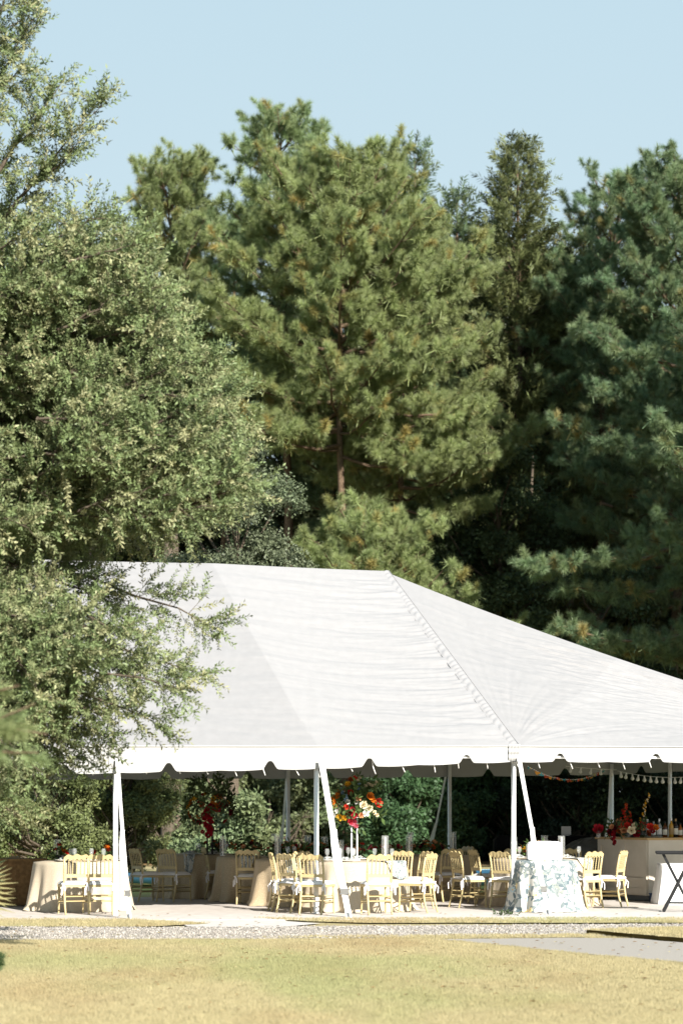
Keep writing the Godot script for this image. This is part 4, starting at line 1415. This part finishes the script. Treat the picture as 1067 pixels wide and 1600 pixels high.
# q: height, crown base, radius, branches, gold share, lean
func pine(label: String, pos: Vector3, height: float, crown: float, radius: float, n: int, gold: float, tone: Color, top := 0.55, az0 := 0.0, az1 := TAU, fan := 0.4, extra := []) -> Node3D:
	var t := thing("pine_tree", label, "tree", pos, 0.0, "pine trees behind the tent")
	var bark := start()
	var lean := Vector3(rf(-0.02, 0.02), 0, rf(-0.02, 0.02))
	var axis := []
	var rad := []
	for i in 13:
		var h := height * i / 12.0
		axis.append(lean * h + Vector3(0.18 * sin(h * 0.35 + pos.x), h - 0.1, 0.1 * sin(h * 0.5)))
		rad.append(lerpf(0.019 * height * 0.6, 0.02, pow(i / 12.0, 0.8)))
	tube(bark, axis, rad, 10)
	obj("trunk", bark, M.bark, t)
	bark = start()
	var wa := []
	var ca := []
	var wb := []
	var cb := []
	for i in n + extra.size():
		var f := pow((minf(i, n - 1) + rf(0.0, 0.9)) / n, 0.78)
		var puff := field.get_noise_2d(pos.x * 31.0 + i * 2.39996 * 4.0, f * 26.0)
		var h := lerpf(crown, height - 0.3, f)
		if i >= n:
			f = 0.1
			h = extra[i - n][0]
		var k := h / height * 12.0
		var ki := mini(int(k), 11)
		var p0: Vector3 = axis[ki].lerp(axis[ki + 1], k - ki)
		var az := az0 + fposmod(i * 2.39996 + rf(-0.3, 0.3), TAU) / TAU * (az1 - az0)
		var prof := minf(1.0, 0.55 + f * 2.5) * pow(1.0 - f, top) + 0.07
		var l := radius * prof * rf(0.72, 1.12) * (1.0 + 0.8 * puff * (1.0 - f * 0.8))
		var el := lerpf(-0.05, 0.8, f) + rf(-0.12, 0.15)
		if i >= n:
			az = extra[i - n][1]
			l = extra[i - n][2]
			el = extra[i - n][3]
		var out := Vector3(cos(az), 0, sin(az))
		var d := (out * cos(el) + Vector3.UP * sin(el)).normalized()
		var pts := []
		var rr := []
		for j in 5:
			var u := j / 4.0
			pts.append(p0 + d * l * u + Vector3.UP * (0.16 * l * u * u - 0.10 * l * sin(u * PI) * (1.0 - f)) + Vector3(rf(-0.06, 0.06), rf(-0.06, 0.06), rf(-0.06, 0.06)) * l * 0.4 * u)
			rr.append(lerpf(0.012 + 0.014 * l, 0.008, u))
		tube(bark, pts, rr, 5, false)
		var side := d.cross(Vector3.UP).normalized()
		var m := maxi(4, int(l * 5.0))
		for j in m:
			var u := lerpf(0.22, 1.0, (j + R.randf()) / m)
			var q := u * 4.0
			var qi := mini(int(q), 3)
			var b: Vector3 = pts[qi].lerp(pts[qi + 1], q - qi)
			var s := 1.0 if j % 2 else -1.0
			var bl := l * fan * (1.05 - u * 0.75) * rf(0.35, 1.1) + 0.12
			var bd := (d * 0.75 + side * s * rf(0.4, 1.0) + Vector3.UP * rf(0.0, 0.45)).normalized()
			var e := b + bd * bl
			if bl > 0.35:
				tube(bark, [b, e], [0.012, 0.005], 3, false)
			var c := maxi(2, int(bl * 5.5 + R.randf()))
			for z in c:
				var off := any_dir()
				var inner := z > c * 0.7
				var g := b.lerp(e, rf(0.35, 0.8)) + off * 0.08 if inner else e + off * Vector3(0.24, 0.17, 0.24) * (0.6 + 0.35 * minf(1.5, bl))
				var td := (bd * 0.5 + Vector3.UP * rf(0.3, 0.8) + off * (0.3 if inner else 0.9)).normalized()
				var tint := shade(tone, rf(0.75, 1.25))
				if R.randf() < gold * (2.4 if inner else 0.7):
					tint = tint.lerp(lin(0.44, 0.31, 0.09), rf(0.2, 0.75))
				else:
					tint = tint.lerp(lin(0.29, 0.31, 0.12), rf(0.0, 0.45))
				if R.randf() < 0.5:
					wa.append(turned(td, rf(0.85, 1.45), g))
					ca.append(tint)
				else:
					wb.append(turned(td, rf(0.85, 1.45), g))
					cb.append(tint)
	obj("limbs", bark, M.bark, t).set_meta("kind", "stuff")
	many("crown", tuft, M.needle, wa, ca, t)
	many("crown", tuft_b, M.needle, wb, cb, t)
	return t

func conifer(label: String, pos: Vector3, height: float, radius: float, n: int, tone: Color, low := 0.05) -> Node3D:
	var t := thing("spire_conifer", label, "tree", pos, 0.0, "spire-topped conifers in the tree line")
	var bark := start()
	tube(bark, [Vector3.ZERO, Vector3(0.05, height * 0.5, 0), Vector3(0, height * 0.98, 0)], [0.012 * height, 0.008 * height, 0.015], 8)
	var w := []
	var c := []
	for i in n:
		var f := (i + R.randf()) / n
		var h := lerpf(height * low, height * 0.99, f)
		var az := i * 2.39996 + rf(-0.3, 0.3)
		var l := radius * (pow(1.0 - f, 0.68) * rf(0.5, 1.15) + 0.03)
		var d := Vector3(cos(az), lerpf(0.1, 0.8, f), sin(az)).normalized()
		tube(bark, [Vector3(0, h, 0), Vector3(0, h, 0) + d * l], [0.008 + 0.008 * l, 0.004], 3, false)
		var m := maxi(3, int(l * 7.0))
		for j in m:
			var u := lerpf(0.25, 1.0, (j + R.randf()) / m)
			var p := Vector3(0, h, 0) + d * l * u + any_dir() * 0.3 * (1.15 - u) + Vector3.DOWN * 0.1 * u
			w.append(turned((d + any_dir() * 0.55 + Vector3.UP * 0.25).normalized(), rf(0.8, 1.5), p))
			c.append(shade(tone, rf(0.65, 1.35)).lerp(lin(0.16, 0.15, 0.05), rf(0, 0.35)))
	obj("trunk", bark, M.bark, t)
	many("crown", spray, M.dull_leaf, w, c, t)
	return t

func hardwood(called: String, label: String, category: String, pos: Vector3, size: Vector3, mid: float, lumps: int, each: int, tone: Color, mix: Color, group: String, leaf_scale := 1.0, limbs := true, glossy := false) -> Node3D:
	var t := thing(called, label, category, pos, 0.0, group)
	var bark := start()
	var top := mid + size.y * 0.3
	tube(bark, [Vector3(0, -0.1, 0), Vector3(rf(-0.2, 0.2), top * 0.5, 0), Vector3(rf(-0.3, 0.3), top, 0)], [0.016 * (mid + size.y), 0.011 * (mid + size.y), 0.03], 8)
	var w := []
	var c := []
	for i in lumps:
		var d := any_dir()
		var q := pow(R.randf(), 0.4)
		var lc := Vector3(d.x * size.x * q, mid + d.y * size.y * q, d.z * size.z * q)
		var lr := rf(0.5, 1.1) * 0.28 * (size.x + size.y + size.z) / 3.0
		if limbs:
			var from := Vector3(0, clampf(lc.y - absf(lc.x) * 0.9 - 0.5, mid * 0.25, top), 0)
			tube(bark, [from, (from + lc) / 2 + Vector3(rf(-0.2, 0.2), -0.2, rf(-0.2, 0.2)), lc], [0.045, 0.03, 0.008], 4, false)
		var lt := shade(tone, rf(0.7, 1.3)).lerp(mix, rf(0.0, 0.5))
		for j in each:
			var e := any_dir()
			var p := lc + e * lr * pow(R.randf(), 0.33) * Vector3(1.1, 0.8, 1.1)
			if p.y < 0.1:
				continue
			w.append(turned((e + any_dir() * 0.6).normalized(), rf(0.7, 1.3) * leaf_scale, p))
			c.append(shade(lt, rf(0.75, 1.25)))
	obj("trunk", bark, M.pale_bark, t)
	many("crown", clump, M.leaf if glossy else M.dull_leaf, w, c, t)
	return t

func forest() -> void:
	var green := lin(0.16, 0.24, 0.13)
	var blue := lin(0.165, 0.255, 0.135)
	# the lit pines along the front of the wood
	pine("broad sunlit pine at the middle, its bare trunk seen below layered boughs", at(-0.1, 66), 18.9, 11.2, 3.9, 76, 0.12, lin(0.285, 0.345, 0.14), 0.36, 0.0, TAU, 0.4, [[11.9, PI * 1.02, 2.3, 0.0], [11.4, 2.7, 1.9, 0.05], [13.0, 0.25, 2.9, -0.75], [12.6, 0.5, 2.4, -0.85], [12.9, 0.05, 3.9, -0.22], [12.5, -0.2, 3.5, -0.3], [13.4, PI * 0.95, 2.2, 0.1]])
	pine("sunlit pine leaning out behind the broad one's bar side", at(1.8, 68.5), 17.6, 10.0, 3.1, 70, 0.10, lin(0.28, 0.335, 0.14), 0.36)
	pine("tallest pine, its narrow top standing above all others", at(-1.75, 70), 21.6, 12.0, 2.2, 66, 0.05, lin(0.225, 0.315, 0.15), 0.26)
	pine("pine with rounded yellow-green top beside the oak's upper edge", at(-5.5, 72), 20.6, 10.5, 2.7, 78, 0.12, lin(0.275, 0.335, 0.145), 0.28)
	pine("young pine with low bright boughs just over the tent ridge", at(1.0, 64), 9.2, 3.6, 3.0, 46, 0.10, lin(0.28, 0.345, 0.14), 0.4)
	pine("blue-green pine at the frame's bar side, rising above its neighbours", at(9.6, 70), 20.0, 7.0, 3.7, 92, 0.09, blue, 0.32)
	pine("pine reaching long bare-stemmed boughs in from beyond the bar side", at(10.3, 60), 15.0, 3.0, 4.8, 40, 0.14, blue, 0.35, 0.0, TAU, 0.22, [[9.5, PI, 6.6, -0.42], [11.0, PI * 1.04, 5.2, -0.1], [6.8, PI * 0.96, 5.4, -0.3], [12.8, PI * 0.98, 4.8, 0.0], [8.2, PI * 1.05, 5.0, -0.35]])
	pine("narrow-crowned pine filling between olive broadleaf and bar-side pine", at(7.9, 74), 20.6, 8.0, 3.0, 66, 0.10, blue, 0.32)
	pine("slender pine between the rounded one and the tallest", at(-3.8, 76), 20.0, 10.0, 1.6, 50, 0.05, blue, 0.35)
	pine("pine filling in behind the broad sunlit one", at(0.6, 72), 20.0, 7.5, 3.0, 64, 0.10, green, 0.4)
	conifer("twin-spired conifer just beyond the broad pine's crown", at(2.3, 76), 22.4, 3.0, 230, lin(0.09, 0.14, 0.07))
	conifer("lesser spire leaning beside the twin-spired conifer", at(3.6, 75.5), 20.8, 3.4, 260, lin(0.09, 0.14, 0.07))
	conifer("wide olive spire catching sun at its tip", at(5.45, 75), 22.2, 4.6, 420, lin(0.125, 0.15, 0.06))
	var g := "broadleaf trees in the wood"
	hardwood("broadleaf_tree", "olive broadleaf crown between the wide spire and the bar-side pine", "tree", at(7.0, 77), Vector3(2.4, 7.0, 2.2), 14.3, 48, 64, lin(0.115, 0.125, 0.05), lin(0.2, 0.15, 0.06), g)
	hardwood("broadleaf_tree", "reddish autumn tree showing between oak sprays and rounded pine", "tree", at(-7.9, 76), Vector3(1.3, 3.8, 1.3), 15.2, 22, 46, lin(0.20, 0.09, 0.06), lin(0.28, 0.12, 0.07), g)
	hardwood("broadleaf_tree", "grey-green evergreen rounding out behind the oak's lower edge", "tree", at(-2.3, 52), Vector3(1.9, 3.9, 1.9), 5.6, 46, 70, lin(0.10, 0.125, 0.068), lin(0.15, 0.165, 0.1), g, 0.62)
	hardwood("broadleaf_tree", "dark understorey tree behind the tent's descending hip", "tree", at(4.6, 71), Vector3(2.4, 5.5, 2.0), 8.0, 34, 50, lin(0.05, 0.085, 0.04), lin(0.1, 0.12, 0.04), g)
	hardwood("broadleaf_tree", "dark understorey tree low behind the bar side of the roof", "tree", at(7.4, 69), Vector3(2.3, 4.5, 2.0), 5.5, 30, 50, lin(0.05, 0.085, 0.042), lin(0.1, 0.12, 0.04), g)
	# deeper rows of the wood
	var rows := [[-11, 80, 18], [-8.5, 84, 19], [-6.2, 82, 19], [-3.6, 84, 18.5], [-1.2, 80, 20], [1.2, 83, 20.5], [3.6, 80, 21.5], [5.8, 83, 22], [8.0, 82, 22], [10.6, 80, 21], [12.8, 84, 21], [-9.8, 92, 18], [-5, 93, 19], [0, 94, 20], [4.7, 92, 23], [9.5, 94, 23], [13, 92, 22]]
	var words := ["beyond the oak, outermost", "behind the reddish tree", "behind the rounded pine", "in the gap beside the slender pine", "behind the tallest pine", "behind the broad pine's trunk", "behind the twin-spired conifer", "behind the wide spire", "behind the olive broadleaf", "behind the bar-side pine", "past the frame on the bar side", "deepest, beyond the oak", "deepest, behind the slender pine", "deepest, behind the broad pine", "deepest, behind the spires", "deepest, behind the bar-side pine", "deepest, past the frame"]
	var proto: Array = []
	for k in 2:
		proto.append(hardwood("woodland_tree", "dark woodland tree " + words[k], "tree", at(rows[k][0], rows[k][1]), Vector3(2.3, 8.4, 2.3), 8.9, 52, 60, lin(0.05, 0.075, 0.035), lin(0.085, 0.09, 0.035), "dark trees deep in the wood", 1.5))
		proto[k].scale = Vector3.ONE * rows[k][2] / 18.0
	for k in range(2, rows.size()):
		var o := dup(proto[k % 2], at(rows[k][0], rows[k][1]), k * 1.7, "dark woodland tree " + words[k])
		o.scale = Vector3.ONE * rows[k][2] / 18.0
	# the trees past the frame whose shadow lies over the bar side of the wood
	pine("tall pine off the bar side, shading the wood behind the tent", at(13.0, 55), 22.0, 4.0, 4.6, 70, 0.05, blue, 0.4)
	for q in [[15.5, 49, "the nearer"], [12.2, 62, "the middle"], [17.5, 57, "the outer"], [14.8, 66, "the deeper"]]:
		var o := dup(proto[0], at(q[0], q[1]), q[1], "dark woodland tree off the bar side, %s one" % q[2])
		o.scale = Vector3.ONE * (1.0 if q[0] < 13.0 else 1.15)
	# bare pale trunks
	for q in [[5.6, 72, 12.0, "pale slim dead trunk deep below the wide spire"], [0.95, 69, 10.5, "thin pale trunk standing beside the broad pine"], [6.1, 74, 11, "second pale trunk close by the slim dead one"], [2.6, 71, 9.0, "short pale trunk in the dark under the broad pine"]]:
		var t := thing("bare_trunk", q[3], "tree", at(q[0], q[1]), 0.0, "bare trunks in the wood")
		var st := start()
		tube(st, [Vector3(0, -0.1, 0), Vector3(0.12, q[2] * 0.4, 0), Vector3(-0.05, q[2] * 0.75, 0), Vector3(0.1, q[2], 0)], [0.13, 0.10, 0.07, 0.03], 8)
		obj("trunk", st, M.pale_bark, t)
		st = start()
		for k in 7:
			var h: float = q[2] * (0.4 + 0.08 * k)
			var an := k * 2.4
			tube(st, [Vector3(0.05, h, 0), Vector3(cos(an) * 0.6, h + 0.3, sin(an) * 0.6), Vector3(cos(an) * 1.2, h + 0.35, sin(an) * 1.2)], [0.03, 0.018, 0.006], 4, false)
		obj("limbs", st, M.pale_bark, t).set_meta("kind", "stuff")
	# thick trunk seen under the valance
	var tk := thing("bare_trunk", "thick pale pine trunk seen under the valance between shrubs", "tree", at(-4.65, 66), 0.0, "bare trunks in the wood")
	var st2 := start()
	tube(st2, [Vector3(0, -0.1, 0), Vector3(0.05, 4, 0), Vector3(0, 9, 0)], [0.30, 0.25, 0.2], 12)
	obj("trunk", st2, M.pale_bark, tk)
	# shrubs along the wood's edge, seen under the tent
	var sg := "shrubs along the edge of the wood"
	var shrubs := [
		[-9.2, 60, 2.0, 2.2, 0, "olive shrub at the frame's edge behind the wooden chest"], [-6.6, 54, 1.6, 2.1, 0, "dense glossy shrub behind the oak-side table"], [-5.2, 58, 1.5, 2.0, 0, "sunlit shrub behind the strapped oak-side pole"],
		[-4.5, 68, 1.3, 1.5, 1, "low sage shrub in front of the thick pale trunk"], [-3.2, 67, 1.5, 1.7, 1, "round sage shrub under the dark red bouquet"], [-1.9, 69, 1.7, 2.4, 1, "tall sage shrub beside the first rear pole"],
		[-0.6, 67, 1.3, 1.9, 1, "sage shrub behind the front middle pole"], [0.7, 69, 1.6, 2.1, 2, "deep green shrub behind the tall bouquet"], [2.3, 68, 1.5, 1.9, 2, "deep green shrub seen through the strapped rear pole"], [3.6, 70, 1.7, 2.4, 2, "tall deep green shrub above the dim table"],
		[5.2, 70, 1.8, 2.2, 3, "shrub with shade put into its colour behind the garland"], [6.8, 69, 1.8, 2.4, 3, "shrub with shade put into its colour behind the rear corner pole"], [8.3, 70, 1.8, 2.4, 3, "shrub with shade put into its colour behind the bottles"], [-7.8, 70, 1.9, 2.6, 1, "sage shrub deep behind the glossy one"], [9.9, 68, 1.9, 2.4, 3, "shrub with shade put into its colour past the bar"],
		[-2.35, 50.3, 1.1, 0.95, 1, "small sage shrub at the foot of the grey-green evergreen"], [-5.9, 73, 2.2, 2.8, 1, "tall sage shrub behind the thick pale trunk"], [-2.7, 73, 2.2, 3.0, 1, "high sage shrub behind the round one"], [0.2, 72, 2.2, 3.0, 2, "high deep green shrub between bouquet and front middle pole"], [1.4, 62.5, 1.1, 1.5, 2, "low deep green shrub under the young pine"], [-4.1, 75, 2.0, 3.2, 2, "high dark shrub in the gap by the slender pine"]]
	var tones := [lin(0.12, 0.155, 0.06), lin(0.12, 0.165, 0.08), lin(0.05, 0.10, 0.04), lin(0.02, 0.035, 0.018)]  # the last, near-black tone has the shade over the bar-side shrubs painted in
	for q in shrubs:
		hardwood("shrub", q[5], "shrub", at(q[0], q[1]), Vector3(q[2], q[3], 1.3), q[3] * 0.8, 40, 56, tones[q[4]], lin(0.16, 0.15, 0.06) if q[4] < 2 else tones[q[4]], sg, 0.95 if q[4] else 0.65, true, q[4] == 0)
	# bare brush between the shrubs
	for q in [[-4.9, 63.5, "tangle of dry grey branches before the thick pale trunk"], [-2.0, 64.5, "dry forked branches beside the first rear pole"]]:
		var st := start()
		for k in 16:
			var p := Vector3(rf(-0.9, 0.9), rf(0.0, 0.6), rf(-0.4, 0.4))
			var d := Vector3(rf(-0.8, 0.8), rf(0.4, 1.0), rf(-0.3, 0.3)).normalized()
			var e := p + d * rf(0.8, 1.6)
			tube(st, [p, (p + e) / 2 + any_dir() * 0.1, e], [0.028, 0.02, 0.006], 5, false)
			for z in 3:
				var b := p.lerp(e, rf(0.3, 0.9))
				tube(st, [b, b + (d + any_dir() * 0.9).normalized() * rf(0.3, 0.7)], [0.012, 0.004], 4, false)
		var o := obj("dry_brush", st, M.pale_bark)
		o.position = at(q[0], q[1])
		tag(o, q[2], "branches", "dry brush at the wood's edge")

# ---------------------------------------------------------------- the oak beside the camera
func in_oak(x: float, y: float) -> bool:
	# outline of the oak's mass, metres in its own plane 26 m away
	return Geometry2D.is_point_in_polygon(Vector2(x, y), PackedVector2Array([Vector2(-5.5, 7.7), Vector2(-3.75, 7.5), Vector2(-3.2, 7.55), Vector2(-2.9, 7.9), Vector2(-2.5, 7.95), Vector2(-2.15, 7.7), Vector2(-1.95, 7.1), Vector2(-1.75, 6.75), Vector2(-1.55, 6.4), Vector2(-1.2, 6.2),
		Vector2(-1.05, 5.8), Vector2(-1.2, 5.5), Vector2(-0.95, 5.1), Vector2(-1.05, 4.85), Vector2(-1.3, 4.65), Vector2(-1.9, 4.6), Vector2(-2.6, 4.6), Vector2(-3.5, 4.3), Vector2(-5.5, 4.1)]))

func oak() -> void:
	var t := thing("live_oak", "large olive-green oak spreading over the tent from the near side", "tree", at(-7.6, 27))
	var base := at(-7.6, 27)
	var bark := start()
	tube(bark, [Vector3(0, -0.1, 0), Vector3(0.1, 1.5, 0), Vector3(0.3, 3.2, 0.1), Vector3(0.2, 5.5, 0.1), Vector3(0.4, 8.0, 0.0), Vector3(0.5, 10.0, 0)], [0.42, 0.34, 0.3, 0.22, 0.13, 0.05], 12)
	obj("trunk", bark, M.pale_bark, t)
	bark = start()
	var w := []
	var c := []
	var tone := lin(0.145, 0.19, 0.08)
	var pale := lin(0.40, 0.37, 0.21)
	# one leafy bough: a drooping axis with side shoots, each carrying twigs
	var bough := func(a: Vector3, b: Vector3, thick: float, dense: float, droop: float, spread: float) -> void:
		var l := a.distance_to(b)
		var pts := []
		var rr := []
		for i in 7:
			var u := i / 6.0
			pts.append(a.lerp(b, u) + Vector3.UP * droop * l * sin(u * PI) + any_dir() * 0.05 * l * 0.4)
			rr.append(lerpf(thick, 0.004, u))
		tube(bark, pts, rr, 5, false)
		var d := (b - a).normalized()
		var n := int(l * 9.0 * dense)
		for j in n:
			var u := lerpf(0.12, 1.0, (j + R.randf()) / n)
			var q := u * 6.0
			var qi := mini(int(q), 5)
			var p: Vector3 = pts[qi].lerp(pts[qi + 1], q - qi)
			var sd := (d * rf(0.5, 1.1) + any_dir() * 0.95).normalized()
			var sl := spread * rf(0.18, 0.62) * (1.15 - 0.55 * u) * minf(1.0, l)
			var e := p + sd * sl
			tube(bark, [p, e], [0.005, 0.002], 3, false)
			for z in 4:
				w.append(turned((sd + any_dir() * 0.6).normalized(), rf(0.6, 1.1), p.lerp(e, rf(0.2, 1.0))))
				c.append(shade(tone, rf(0.7, 1.3)).lerp(pale, pow(R.randf(), 2.8) * 0.75))
	var o := -base
	# boughs of the top, against the sky
	for q in [[-4.3, 7.0, -2.52, 8.95], [-4.4, 8.6, -3.25, 9.95], [-4.2, 7.6, -2.75, 8.5], [-4.2, 8.8, -3.3, 10.4], [-3.9, 7.9, -2.95, 9.2], [-4.2, 9.2, -3.5, 10.6], [-4.4, 8.2, -3.3, 9.4], [-4.4, 9.6, -3.45, 10.1]]:
		bough.call(o + Vector3(q[0], q[1], -26 + rf(-0.8, 0.8)), o + Vector3(q[2], q[3], -25.6 + rf(-0.9, 0.9)), 0.03, 1.6, 0.03, 0.55)
	# boughs hanging in front of the roof
	for q in [[-4.3, 4.4, -1.25, 3.5], [-4.2, 3.6, -1.45, 3.0], [-4.2, 3.3, -1.6, 2.75], [-4.2, 3.0, -1.9, 2.5], [-4.3, 4.0, -2.0, 3.35], [-4.2, 3.8, -2.2, 3.1], [-4.1, 3.2, -2.4, 2.5], [-4.3, 4.2, -2.3, 3.8], [-4.2, 3.5, -2.6, 2.6], [-4.2, 4.0, -2.7, 3.2], [-4.2, 2.9, -2.7, 2.2], [-4.3, 3.9, -3.0, 2.7], [-4.3, 3.4, -3.0, 2.3], [-4.2, 2.6, -3.1, 1.9], [-4.3, 3.2, -3.3, 2.0], [-4.3, 4.5, -3.0, 3.6], [-4.3, 2.9, -2.6, 2.35], [-4.4, 2.9, -3.35, 2.5], [-4.4, 2.6, -3.2, 2.2], [-4.4, 2.4, -3.3, 1.9], [-4.4, 2.2, -3.4, 1.7], [-4.4, 2.0, -3.45, 1.5], [-4.4, 2.5, -3.1, 2.45], [-4.4, 2.8, -3.0, 2.1], [-4.4, 1.9, -3.3, 2.0], [-4.4, 3.1, -3.2, 2.7], [-4.4, 3.4, -3.3, 3.1], [-4.4, 3.8, -3.2, 3.5], [-4.4, 3.6, -3.0, 3.0], [-4.2, 4.1, -3.0, 3.3], [-4.3, 3.7, -2.9, 2.9], [-4.2, 3.3, -3.0, 2.9], [-4.3, 3.0, -3.2, 2.5], [-4.3, 3.6, -2.4, 3.45], [-4.3, 2.7, -3.3, 2.3], [-4.2, 3.1, -2.2, 3.1]]:
		bough.call(o + Vector3(q[0], q[1], -25.5 + rf(-1.0, 1.0)), o + Vector3(q[2], q[3], -25.2 + rf(-1.0, 1.0)), 0.035, 1.7, 0.04, 0.8)
	# the mass
	var made := 0
	while made < 300:
		var x := rf(-4.6, -0.85)
		var y := rf(4.1, 8.4)
		if not in_oak(x, y):
			continue
		made += 1
		var z := -26.0 + rf(-1.8, 1.5)
		var tip := Vector3(x, y, z)
		var d := (tip - Vector3(-6.5, 5.0, -27.5)).normalized()
		d = (d + any_dir() * 0.5 + Vector3(0.2, 0.0, 0.25)).normalized()
		bough.call(o + tip - d * rf(0.7, 1.3), o + tip, 0.016, 1.5, 0.02, 1.0)
	# main limbs
	for q in [[0.3, 3.4, 3.4, 4.6], [0.2, 5.5, 3.8, 6.6], [0.4, 7.5, 4.0, 8.4], [0.2, 4.5, 4.4, 5.4], [0.3, 3.2, 3.3, 3.9], [0.45, 8.2, 3.6, 9.6]]:
		tube(bark, [Vector3(q[0], q[1], 0), Vector3((q[0] + q[2]) / 2, (q[1] + q[3]) / 2 + 0.3, 0.6), Vector3(q[2], q[3], 1.2)], [0.16, 0.10, 0.03], 8, false)
	obj("limbs", bark, M.pale_bark, t).set_meta("kind", "stuff")
	many("crown", oak_twig, M.leaf, w, c, t)
	# the part of the crown outside the frame, coarser
	w = []
	c = []
	for i in 3800:
		var d := any_dir()
		var p := Vector3(-1.0 + d.x * 3.6, 6.8 + d.y * 3.6, d.z * 4.0) * Vector3(1, 1, 1)
		if p.x > 2.6:
			continue
		w.append(turned(d, rf(0.9, 1.5), p))
		c.append(shade(tone, rf(0.7, 1.3)))
	many("outer_crown", clump, M.leaf, w, c, t)

func foreground_plants() -> void:
	# blurred pine boughs close to the camera
	var pb := thing("near_pine", "out-of-focus young pine bough close at the frame's oak side", "tree", at(-3.1, 16))
	var st := start()
	tube(st, [Vector3(0, -0.1, 0), Vector3(0.05, 1.4, 0), Vector3(0.0, 3.4, 0)], [0.05, 0.04, 0.012], 8)
	var w := []
	var c := []
	for q in [[0.2, 2.25, 1.18, 2.1], [0.2, 2.0, 1.12, 1.98], [0.1, 1.9, 1.1, 2.3], [0.1, 2.2, 1.0, 2.42]]:
		var a := Vector3(q[0], q[1], 0)
		var b := Vector3(q[2], q[3], 0.2)
		tube(st, [a, b], [0.014, 0.006], 5, false)
		for k in 7:
			w.append(turned(((b - a).normalized() + any_dir() * 0.7).normalized(), rf(0.45, 0.7), a.lerp(b, rf(0.3, 1.0)) + any_dir() * 0.06))
			c.append(lin(0.25, 0.33, 0.15).lerp(lin(0.5, 0.3, 0.08), rf(0, 0.15)))
	obj("trunk", st, M.bark, pb)
	many("crown", tuft, M.needle, w, c, pb)
	# palmetto
	var pl := thing("palmetto", "palmetto with stiff dark fan fronds at the frame's edge before the chest", "palm", at(-3.62, 22.5))
	st = start()
	tube(st, [Vector3(0, -0.05, 0), Vector3(0, 0.9, 0)], [0.11, 0.09], 10)
	obj("stem", st, M.bark, pl)
	for q in [[0.25, 1.0, 0.55, 0.9], [0.1, 1.35, 0.35, 1.0], [0.3, 0.75, 0.6, 0.75], [-0.2, 1.3, -0.3, 1.0], [0.2, 1.15, 0.2, 1.1], [0.32, 0.9, 0.45, 0.55]]:
		st = start()
		var hub := Vector3(q[0] * 0.6, q[1] * 0.95, 0.1)
		st.set_color(lin(0.10, 0.12, 0.05))
		tube(st, [Vector3(0, 0.8, 0), hub], [0.014, 0.01], 5, false)
		for k in 20:
			var a := lerpf(-1.35, 1.35, k / 19.0)
			var fwd := Vector3(q[2], q[3] - 0.75, 0.35).normalized()
			var side := fwd.cross(Vector3(0, 0.4, 1)).normalized()
			var d := (fwd * cos(a) + side * sin(a)).normalized()
			var l := 0.52 * (1.0 - 0.2 * absf(a) / 1.35) * rf(0.9, 1.1)
			var n := d.cross(side if absf(d.dot(side)) < 0.9 else fwd).normalized() * 0.014
			var m := hub + d * l * 0.55
			var e := hub + d * l + Vector3(0, -0.06 * l, 0)
			var s2 := d.cross(n).normalized() * 0.013
			st.set_color(lin(0.06, 0.10, 0.05).lerp(lin(0.35, 0.30, 0.14), 0.9 if R.randf() < 0.15 or q[3] < 0.8 else 0.0))
			tri(st, hub, m + s2 + n * 0.3, m - s2)
			tri(st, m + s2 + n * 0.3, e, m - s2)
		obj("frond", st, M.leaf, pl)
	# seedling on the lawn
	var sd := thing("pine_seedling", "small bushy pine seedling on the lawn at the frame's edge", "plant", at(-3.42, 23.2))
	st = start()
	tube(st, [Vector3(0, -0.04, 0), Vector3(0, 0.2, 0)], [0.012, 0.006], 6)
	obj("stem", st, M.bark, sd)
	w = []
	c = []
	for k in 34:
		var d := (any_dir() + Vector3(0, 0.5, 0)).normalized()
		w.append(turned(d, rf(0.3, 0.45), Vector3(0, 0.1, 0) + d * Vector3(0.16, 0.12, 0.16)))
		c.append(shade(lin(0.075, 0.12, 0.045), rf(0.7, 1.3)))
	many("crown", tuft, M.needle, w, c, sd)
	# weeds at the slab's edge
	var wd := thing("weed", "small dark weeds at the slab edge near the corner pole", "plant", at(2.38, 35.55))
	w = []
	c = []
	for k in 14:
		w.append(turned((any_dir() + Vector3(0, 0.7, 0)).normalized(), 0.09, Vector3(rf(-0.16, 0.16), 0.01, rf(-0.05, 0.05))))
		c.append(lin(0.05, 0.08, 0.025))
	many("leaves", leafy, M.dull_leaf, w, c, wd)
